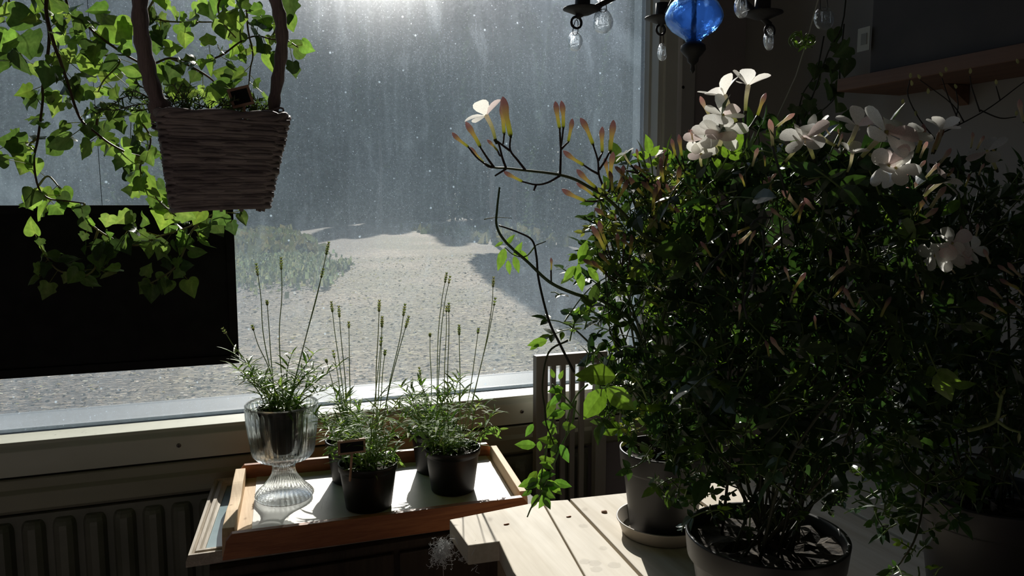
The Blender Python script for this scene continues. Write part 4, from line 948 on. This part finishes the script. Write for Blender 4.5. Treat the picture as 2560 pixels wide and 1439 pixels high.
# curling shoots to the left of the mass
JA.stem([V((PA.x, PA.y, JA.root_z)), atD(1600, 850, D+.1), atD(1520, 760, D+.04), atD(1440, 735, D), atD(1375, 705, D), atD(1320, 655, D), atD(1265, 605, D), atD(1242, 565, D), atD(1243, 520, D), atD(1249, 468, D)], .0028, .0012, (.11, .16, .08), 6)
JA.stem([atD(1435, 930, D), atD(1400, 860, D), atD(1372, 800, D), atD(1347, 700, D), atD(1341, 640, D), atD(1330, 600, D), atD(1295, 580, D), atD(1247, 563, D)], .0016, .0010, (.05, .05, .04), 6)
JA.stem([atD(1341, 612, D), atD(1365, 603, D)], .0008, .0005); JA.stem([atD(1210, 548, D), atD(1240, 543, D), atD(1280, 545, D)], .0006, .0003, (.3, .3, .15))
JA.stem([atD(1340, 612, D), atD(1315, 640, D), atD(1285, 637, D), atD(1262, 618, D)], .0009, .0006, (.25, .36, .12))
JA.stem([atD(1420, 850, D), atD(1372, 880, D), atD(1356, 960, D), atD(1362, 1020, D), atD(1366, 1060, D), atD(1385, 1110, D)], .0014, .0009, (.07, .09, .04))
for q in ([(1385, 1040), (1372, 1090), (1360, 1150), (1352, 1200), (1350, 1240)], [(1440, 1000), (1430, 1060), (1405, 1110), (1380, 1170), (1358, 1220), (1345, 1245)], [(1380, 960), (1420, 1000), (1450, 1040)], [(1352, 1235), (1330, 1265), (1318, 1292)], [(1470, 960), (1440, 990), (1420, 1040), (1415, 1090)]):
    JA.stem([atD(*a, D+.05) for a in q], .0013, .0008, (.18, .28, .10))
def LF(J, px, py, dx, dy, L_, d, col=None, n=None, W=.46):
    p = atD(px, py, d); J.lb and leaflet(J.lb, p, RT*dx-UP*dy+FW*J.r.uniform(-.2, .2), (n if n is not None else -FW+UP*J.r.uniform(.1, .6)+RT*J.r.uniform(-.3, .3)), L_/FPX*d, col or jit(J.r.choice(JB), J.r, .1), W)
# the large bright leaf group above the grey pot
for a in ((1540, 940, -1, -.08, 104, .84), (1512, 972, -.62, .9, 96, .84), (1516, 970, .80, .60, 92, .84)): LF(JA, *a, W=.58)
JA.stem([atD(1512, 972, .86), atD(1535, 945, .86), atD(1560, 930, .88), atD(1600, 960, .93), atD(1640, 1060, .99)], .0016, .0014, (.3, .42, .14))
for a in ((1265, 612, .4, -.5, 35, D), (1285, 640, .6, -1, 42, D), (1285, 640, .3, 1, 45, D), (1262, 620, -.3, 1, 60, D), (1300, 625, .5, .7, 40, D), (1258, 605, -.6, .3, 25, D), (1270, 650, .1, 1, 38, D)): LF(JA, *a, (.2, .34, .10), W=.4)
for a in ((1368, 850, -1, .25, 52, D), (1348, 858, -.9, .6, 30, D), (1385, 945, -.3, -1, 26, D), (1398, 948, .4, -1, 26, D), (1440, 700, .2, -1, 45, D), (1445, 660, .9, -.8, 62, D), (1450, 655, .3, -1, 60, D), (1470, 668, .7, .9, 50, D), (1440, 665, -.7, .8, 50, D), (1450, 680, .1, 1, 50, D)): LF(JA, *a, (.2, .34, .09))
for i in range(26):    # leaves on the drooping strand
    t = i/25; x = 1400-60*t+JA.r.gauss(0, 22); y = 965+275*t+JA.r.gauss(0, 12)
    LF(JA, x, y, JA.r.gauss(0, .8), JA.r.uniform(-.3, 1), JA.r.uniform(34, 56), D+.05+JA.r.uniform(-.02, .03), jit((.15, .28, .07), JA.r, .3))
for a in ((1395, 1105, -1, -.2, 52, .97), (1400, 1110, .5, 1, 52, .97), (1392, 1108, -.4, 1, 40, .97), (1345, 1190, 1, -.2, 45, .98), (1340, 1200, 1, .3, 50, .98), (1350, 1215, 1, .0, 55, .98), (1345, 1205, -1, .5, 35, .98), (1360, 1235, .4, 1, 42, .98), (1345, 1235, -.4, .8, 40, .98), (1350, 1225, 1, .5, 45, .98), (1330, 1225, -.8, .4, 30, .98)): LF(JA, *a, jit((.10, .20, .05), JA.r, .3))
kA = lambda x, y: .25 if (1440 < x < 1660 and 790 < y < 900) else (.45 if x < 1500 else 1)
JA.fill([(1470, 520), (1560, 440), (1640, 430), (1760, 410), (1820, 700), (1800, 1000), (1760, 1180), (1700, 1200), (1640, 1120), (1560, 1110), (1480, 1010), (1440, 900), (1390, 800), (1370, 740), (1440, 640)], .93, 1.12, 520, (.015, .030), kA)
JA.fill([(1560, 1080), (1760, 1080), (1790, 1290), (1700, 1340), (1600, 1150)], .92, 1.02, 26, (.014, .024))
JY = [(.26, .30, .10), (.34, .34, .16), (.16, .22, .07)]
_g = JG[:]; JG[:] = JY
JA.fill([(1500, 470), (1620, 420), (1760, 430), (1790, 640), (1700, 760), (1540, 740), (1460, 640)], .90, .97, 110, (.008, .016), None, 0)
JA.fill([(1540, 950), (1640, 930), (1660, 1090), (1560, 1100)], .95, 1.02, 20, (.008, .014), None, 0)
JG[:] = _g
for k in range(16):
    x = JA.r.uniform(1500, 1780); y = JA.r.uniform(430, 700); a = JA.r.uniform(-2.6, -.9); L_ = JA.r.uniform(40, 62); JA.bud((x+L_*math.cos(a), y+L_*math.sin(a)), (x, y), .90+JA.r.uniform(-.01, .03))
JA.finish(26, 160)

# --- B: dense centre
D = .765
JB_.bloom(c6(262, 82), c6(345, 265), D, 2, .062); JB_.bloom(c6(408, 45), c6(392, 200), D, 2, .055)
for f_, bs, v, L_, tw in (((235, 220), (180, 330), 1, .05, .02), ((165, 300), (200, 460), 0, .058, .03), ((225, 305), (210, 450), 0, .058, .03), ((105, 360), (150, 460), 0, .045, .02), ((95, 450), (130, 520), 1, .04, .02), ((700, 355), (805, 480), 0, .06, .02), ((730, 350), (620, 500), 1, .05, .01), ((865, 350), (940, 400), 1, .05, 0),
                          ((1065, 270), (985, 425), 1, .055, .0), ((1150, 350), (1080, 470), 0, .075, .03), ((1190, 560), (1130, 440), 0, .06, .03), ((1215, 520), (1260, 640), 1, .055, .03), ((1290, 360), (1270, 470), 0, .058, .02), ((1010, 440), (1000, 560), 2, .04, .01)):
    JB_.bloom(c6(*f_), c6(*bs), D, v, L_, tw)
for t, bs, lk in (((125, 95), (182, 222), (215, 280)), ((520, 80), (462, 218), (405, 300)), ((690, 205), (578, 282), None), ((530, 235), (556, 398), None), ((1200, 210), (1195, 315), None), ((1150, 228), (1128, 292), None), ((970, 318), (945, 400), None), ((60, 295), (75, 372), None), ((1490, 368), (1440, 470), None), ((1050, 200), (1060, 250), None), ((740, 620), (850, 580), None),
                  ((950, 290), (955, 340), None), ((610, 650), (720, 780), None), ((545, 760), (630, 840), None), ((1060, 770), (1010, 840), None), ((1080, 860), (1050, 960), None), ((120, 970), (190, 1060), None), ((310, 945), (420, 880), None), ((330, 980), (430, 905), None), ((215, 1065), (275, 1020), None), ((900, 1010), (905, 1110), None), ((700, 1250), (660, 1335), None), ((1090, 1300), (1055, 1360), None), ((1272, 1300), (1205, 1420), None), ((500, 450), (510, 520), None),
                  ((90, 1090), (130, 1150), None), ((225, 1110), (270, 1180), None), ((350, 560), (390, 640), None), ((870, 270), (900, 330), None)):
    JB_.bud(c6(*t), c6(*bs), D+JB_.r.uniform(-.03, .05), JB_.r.choice((0, 2, 3)), c6(*lk) if lk else None)
for q in ([(392, 205), (390, 300), (388, 450)], [(345, 265), (380, 300), (392, 330)], [(465, 215), (430, 270), (395, 310)], [(182, 222), (230, 300), (300, 420)], [(420, 880), (470, 830), (545, 825)], [(275, 1020), (200, 1090), (140, 1170)], [(310, 960), (275, 1020)], [(500, 900), (505, 1080)], [(455, 1120), (420, 1240), (385, 1330), (400, 1430)], [(555, 400), (600, 560), (640, 700)]):
    JB_.stem([atD(*c6(*a), D) for a in q], .0015, .0011, (.06, .07, .06), 4)
tw = [V((atD(2045, 0, 1.0).x, atD(2045, 0, 1.0).y, CZ)), atD(2045, 0, 1.0), atD(2018, 100, 1.0), atD(1990, 190, 1.0), atD(1940, 300, 1.0), atD(1935, 420, .98)]
b = MB(); b.tube(tw, .0009, 6); tag(b.build('garden_twine', M['string']), 'taut pale twine running down into the jasmine at the chandelier', 'twine')
for c, k in (((2025, 100), 11), ((1995, 100), 9), ((1925, 305), 13), ((1970, 310), 13)):
    r = JB_.r
    for i in range(k):
        a0 = r.uniform(0, 6.28); rad = r.uniform(8, 26); JB_.sb.tube(smooth([atD(c[0]+rad*math.cos(a0+q*.7)*(1-.1*q), c[1]+rad*.8*math.sin(a0+q*.7), 1.0+r.uniform(-.01, .01)) for q in range(5)], 4), .0008, 4, col=(.28, .42, .10))
    for i in range(6): LF(JB_, c[0]+r.uniform(-15, 15), c[1]+r.uniform(-10, 15), r.gauss(0, 1), r.gauss(0, 1), r.uniform(14, 28), 1.0, jit((.2, .34, .08), r), W=.3)
JB_.fill([(1690, 440), (1760, 400), (1850, 370), (2000, 385), (2200, 400), (2320, 470), (2350, 800), (2280, 1100), (2100, 1200), (1800, 1180), (1740, 1080), (1720, 800)], .80, 1.08, 980, (.016, .036), None, .05)
JB_.fill([(1740, 380), (1900, 370), (2250, 400), (2200, 520), (1720, 500)], .76, .86, 60, (.020, .036), None, .05)
JB_.fill([(1740, 1180), (2100, 1180), (2120, 1290), (1900, 1320), (1760, 1290)], .86, .98, 60, (.010, .018), lambda x, y: .5)
for k in range(22):
    x = JB_.r.uniform(1780, 2230); y = JB_.r.uniform(360, 900); a = JB_.r.uniform(-2.4, -.6); L_ = JB_.r.uniform(34, 58); JB_.bud((x+L_*math.cos(a), y+L_*math.sin(a)), (x, y), .78, JB_.r.choice((0, 2, 3)))
JB_.finish(26, 240)

# --- C: right side
D = .85
for t, bs in (((1450, 258), (1420, 440)), ((1750, 310), (1745, 405)), ((1825, 335), (1780, 415)), ((1850, 362), (1905, 450)), ((1620, 408), (1540, 520)), ((1755, 1345), (1885, 1432)), ((1780, 1308), (1940, 1385)), ((1845, 1240), (1932, 1312)), ((1920, 1190), (2032, 1252)), ((1905, 1110), (2002, 1172)), ((1970, 1088), (2052, 1182)), ((1975, 1310), (2052, 1372)), ((1705, 1075), (1790, 1120)), ((1820, 1010), (1862, 1102)), ((2045, 110), (2062, 250)),
              ((1370, 560), (1300, 600)), ((1470, 480), (1400, 560)), ((1560, 500), (1470, 590)), ((1600, 640), (1500, 770)), ((1540, 620), (1430, 760)), ((1480, 700), (1400, 830)), ((1440, 600), (1370, 700)), ((1420, 690), (1340, 770)), ((1380, 640), (1310, 740)), ((1550, 760), (1420, 850)), ((1500, 830), (1400, 870)), ((1830, 500), (1790, 570)), ((1690, 870), (1695, 950)), ((1780, 860), (1770, 950)), ((1850, 700), (1900, 760)), ((1880, 1330), (1960, 1400)), ((1990, 1230), (2060, 1290)), ((1600, 1100), (1650, 1160)), ((1460, 1260), (1450, 1340)), ((1580, 1200), (1560, 1260)), ((1420, 1150), (1440, 1240)), ((1730, 560), (1710, 640)), ((1640, 520), (1570, 610))):
    JC.bud(c6(*t), c6(*bs), D+JC.r.uniform(-.03, .04), JC.r.choice((2, 2, 3, 3, 0)), None)
JC.bud(c6(1592, 290), c6(1512, 435), D, 4)
for f_, bs, v, L_, tw_ in (((1560, 320), (1525, 430), 2, .05, 0), ((1810, 440), (1900, 540), 0, .055, .01), ((1530, 620), (1440, 720), 1, .055, .01), ((1450, 1020), (1460, 1100), 0, .052, .05), ((1555, 945), (1560, 1030), 0, .052, .05), ((1520, 1030), (1560, 1090), 1, .045, .04), ((1710, 990), (1650, 1060), 0, .045, .04), ((1600, 1040), (1600, 1100), 1, .04, .04)):
    JC.bloom(c6(*f_), c6(*bs), D, v, L_, tw_)
for q in ([(2340, 340), (2420, 300), (2480, 265), (2560, 205), (2640, 150)], [(2400, 310), (2370, 240), (2355, 195)], [(2450, 280), (2430, 220), (2425, 190)], [(2410, 305), (2380, 260), (2300, 200)], [(2450, 275), (2500, 295), (2540, 292)], [(2500, 250), (2490, 215)], [(2340, 350), (2300, 300), (2270, 240), (2275, 200)], [(2380, 320), (2395, 270), (2390, 225)]):
    JC.stem([atD(*a, 1.15) for a in q], .0011, .0007, (.05, .045, .04), 4)
for (px, py) in ((2355, 192), (2425, 185), (2300, 198), (2540, 290), (2490, 212), (2275, 196), (2390, 222), (2280, 215), (2365, 180), (2545, 160), (2320, 235), (2255, 260), (2290, 290)):
    leaf(JC.lb, atD(px, py, 1.15), UP+rv(JC.r)*.3, -FW, .009, .005, (.42, .38, .30))
JC.stem([atD(2420, 1075, .82), atD(2450, 1068, .82), atD(2490, 1050, .82), atD(2500, 1010, .82), atD(2505, 985, .82)], .0022, .0016, (.30, .38, .14)); JC.stem([atD(2492, 1050, .82), atD(2520, 1070, .82), atD(2550, 1080, .82)], .0019, .0012, (.26, .34, .13))
for a in ((2505, 990, .5, -1, 25, .82), (2500, 995, -.6, -1, 22, .82), (2500, 1045, .8, -.5, 20, .82), (2470, 1060, -.1, -1, 18, .82), (2548, 1080, 0, 1, 30, .82)): LF(JC, *a, (.34, .36, .18), W=.3)
LF(JC, 2330, 735, .9, .9, 60, .83, (.22, .42, .05)); LF(JC, 2400, 500, -.8, .7, 60, .83, (.10, .2, .04))
JC.fill([(2260, 470), (2330, 430), (2400, 440), (2560, 430), (2680, 480), (2680, 1180), (2560, 1240), (2330, 1260), (2200, 1320), (2060, 1290), (2200, 1150), (2300, 900)], .88, 1.12, 700, (.015, .030), lambda x, y: .55 if y > 1150 else 1, .04)
JC.fill([(2180, 1250), (2330, 1250), (2420, 1440), (2250, 1440)], .86, .94, 14, (.012, .02), None, .3)
JC.finish(24, 160)

# dark ivy against the right wall, in shade
wi = empty('wall_ivy', (1.3, -.5, 1.2), 'dim ivy strands trailing in the shade against the right wall below the chandelier', 'ivy')
r = random.Random(17); lb = MB()
for q in ([(2120, -200), (2110, 40), (2070, 130), (2035, 230), (2000, 330), (1990, 450)], [(2060, 90), (2040, 180), (2005, 240), (1990, 330), (1985, 420)], [(2110, 60), (2100, 160), (2090, 240), (2020, 300), (1960, 330)]):
    pts = smooth([atX(a, c, 1.30) for a, c in q], 5); b = MB(); b.tube(pts, .0018, 5, col=(.05, .05, .03)); b.build('vine', M['stem'], wi, True)
    for p in pts:
        if r.random() < .4: c = p+rv(r)*.02; ivyleaf(lb, c, -UP+rv(r)*.8, -FW+rv(r)*.5, r.uniform(.025, .042), jit((.10, .14, .08), r), r.choice((0, 1, 2)), r)
lb.build('leaves', M['ivy'], wi)

# ------------------------------------------------------------------ light
SUN_EL = math.radians(28.5); SUN_AZ = math.radians(15.8)      # azimuth right of +y
sd = V((math.sin(SUN_AZ)*math.cos(SUN_EL), math.cos(SUN_AZ)*math.cos(SUN_EL), math.sin(SUN_EL)))
ld = bpy.data.lights.new('sun', 'SUN'); ld.energy = 7.2; ld.angle = math.radians(.53); ld.color = (1, .94, .85)
lo = bpy.data.objects.new('sun', ld); COL.objects.link(lo); lo.location = (8, 28, 14); lo.rotation_euler = (-sd).to_track_quat('-Z', 'Y').to_euler()
w = bpy.data.worlds.new('world'); S.world = w; w.use_nodes = True; nt = w.node_tree; bg = nt.nodes['Background']
sk = nt.nodes.new('ShaderNodeTexSky'); sk.sky_type = 'NISHITA'; sk.sun_disc = False; sk.sun_elevation = SUN_EL; sk.sun_rotation = SUN_AZ
nt.links.new(sk.outputs[0], bg.inputs[0]); bg.inputs[1].default_value = .13
S.view_settings.view_transform = 'Standard'; S.view_settings.look = 'None'; S.view_settings.gamma = 1; S.view_settings.use_curve_mapping = False
S.view_settings.exposure = 0.0
cy = S.cycles
cy.use_denoising = True; cy.max_bounces = 10; cy.transparent_max_bounces = 24; cy.transmission_bounces = 10; cy.diffuse_bounces = 4; cy.glossy_bounces = 4
cy.caustics_reflective = False; cy.caustics_refractive = False; cy.sample_clamp_indirect = 4
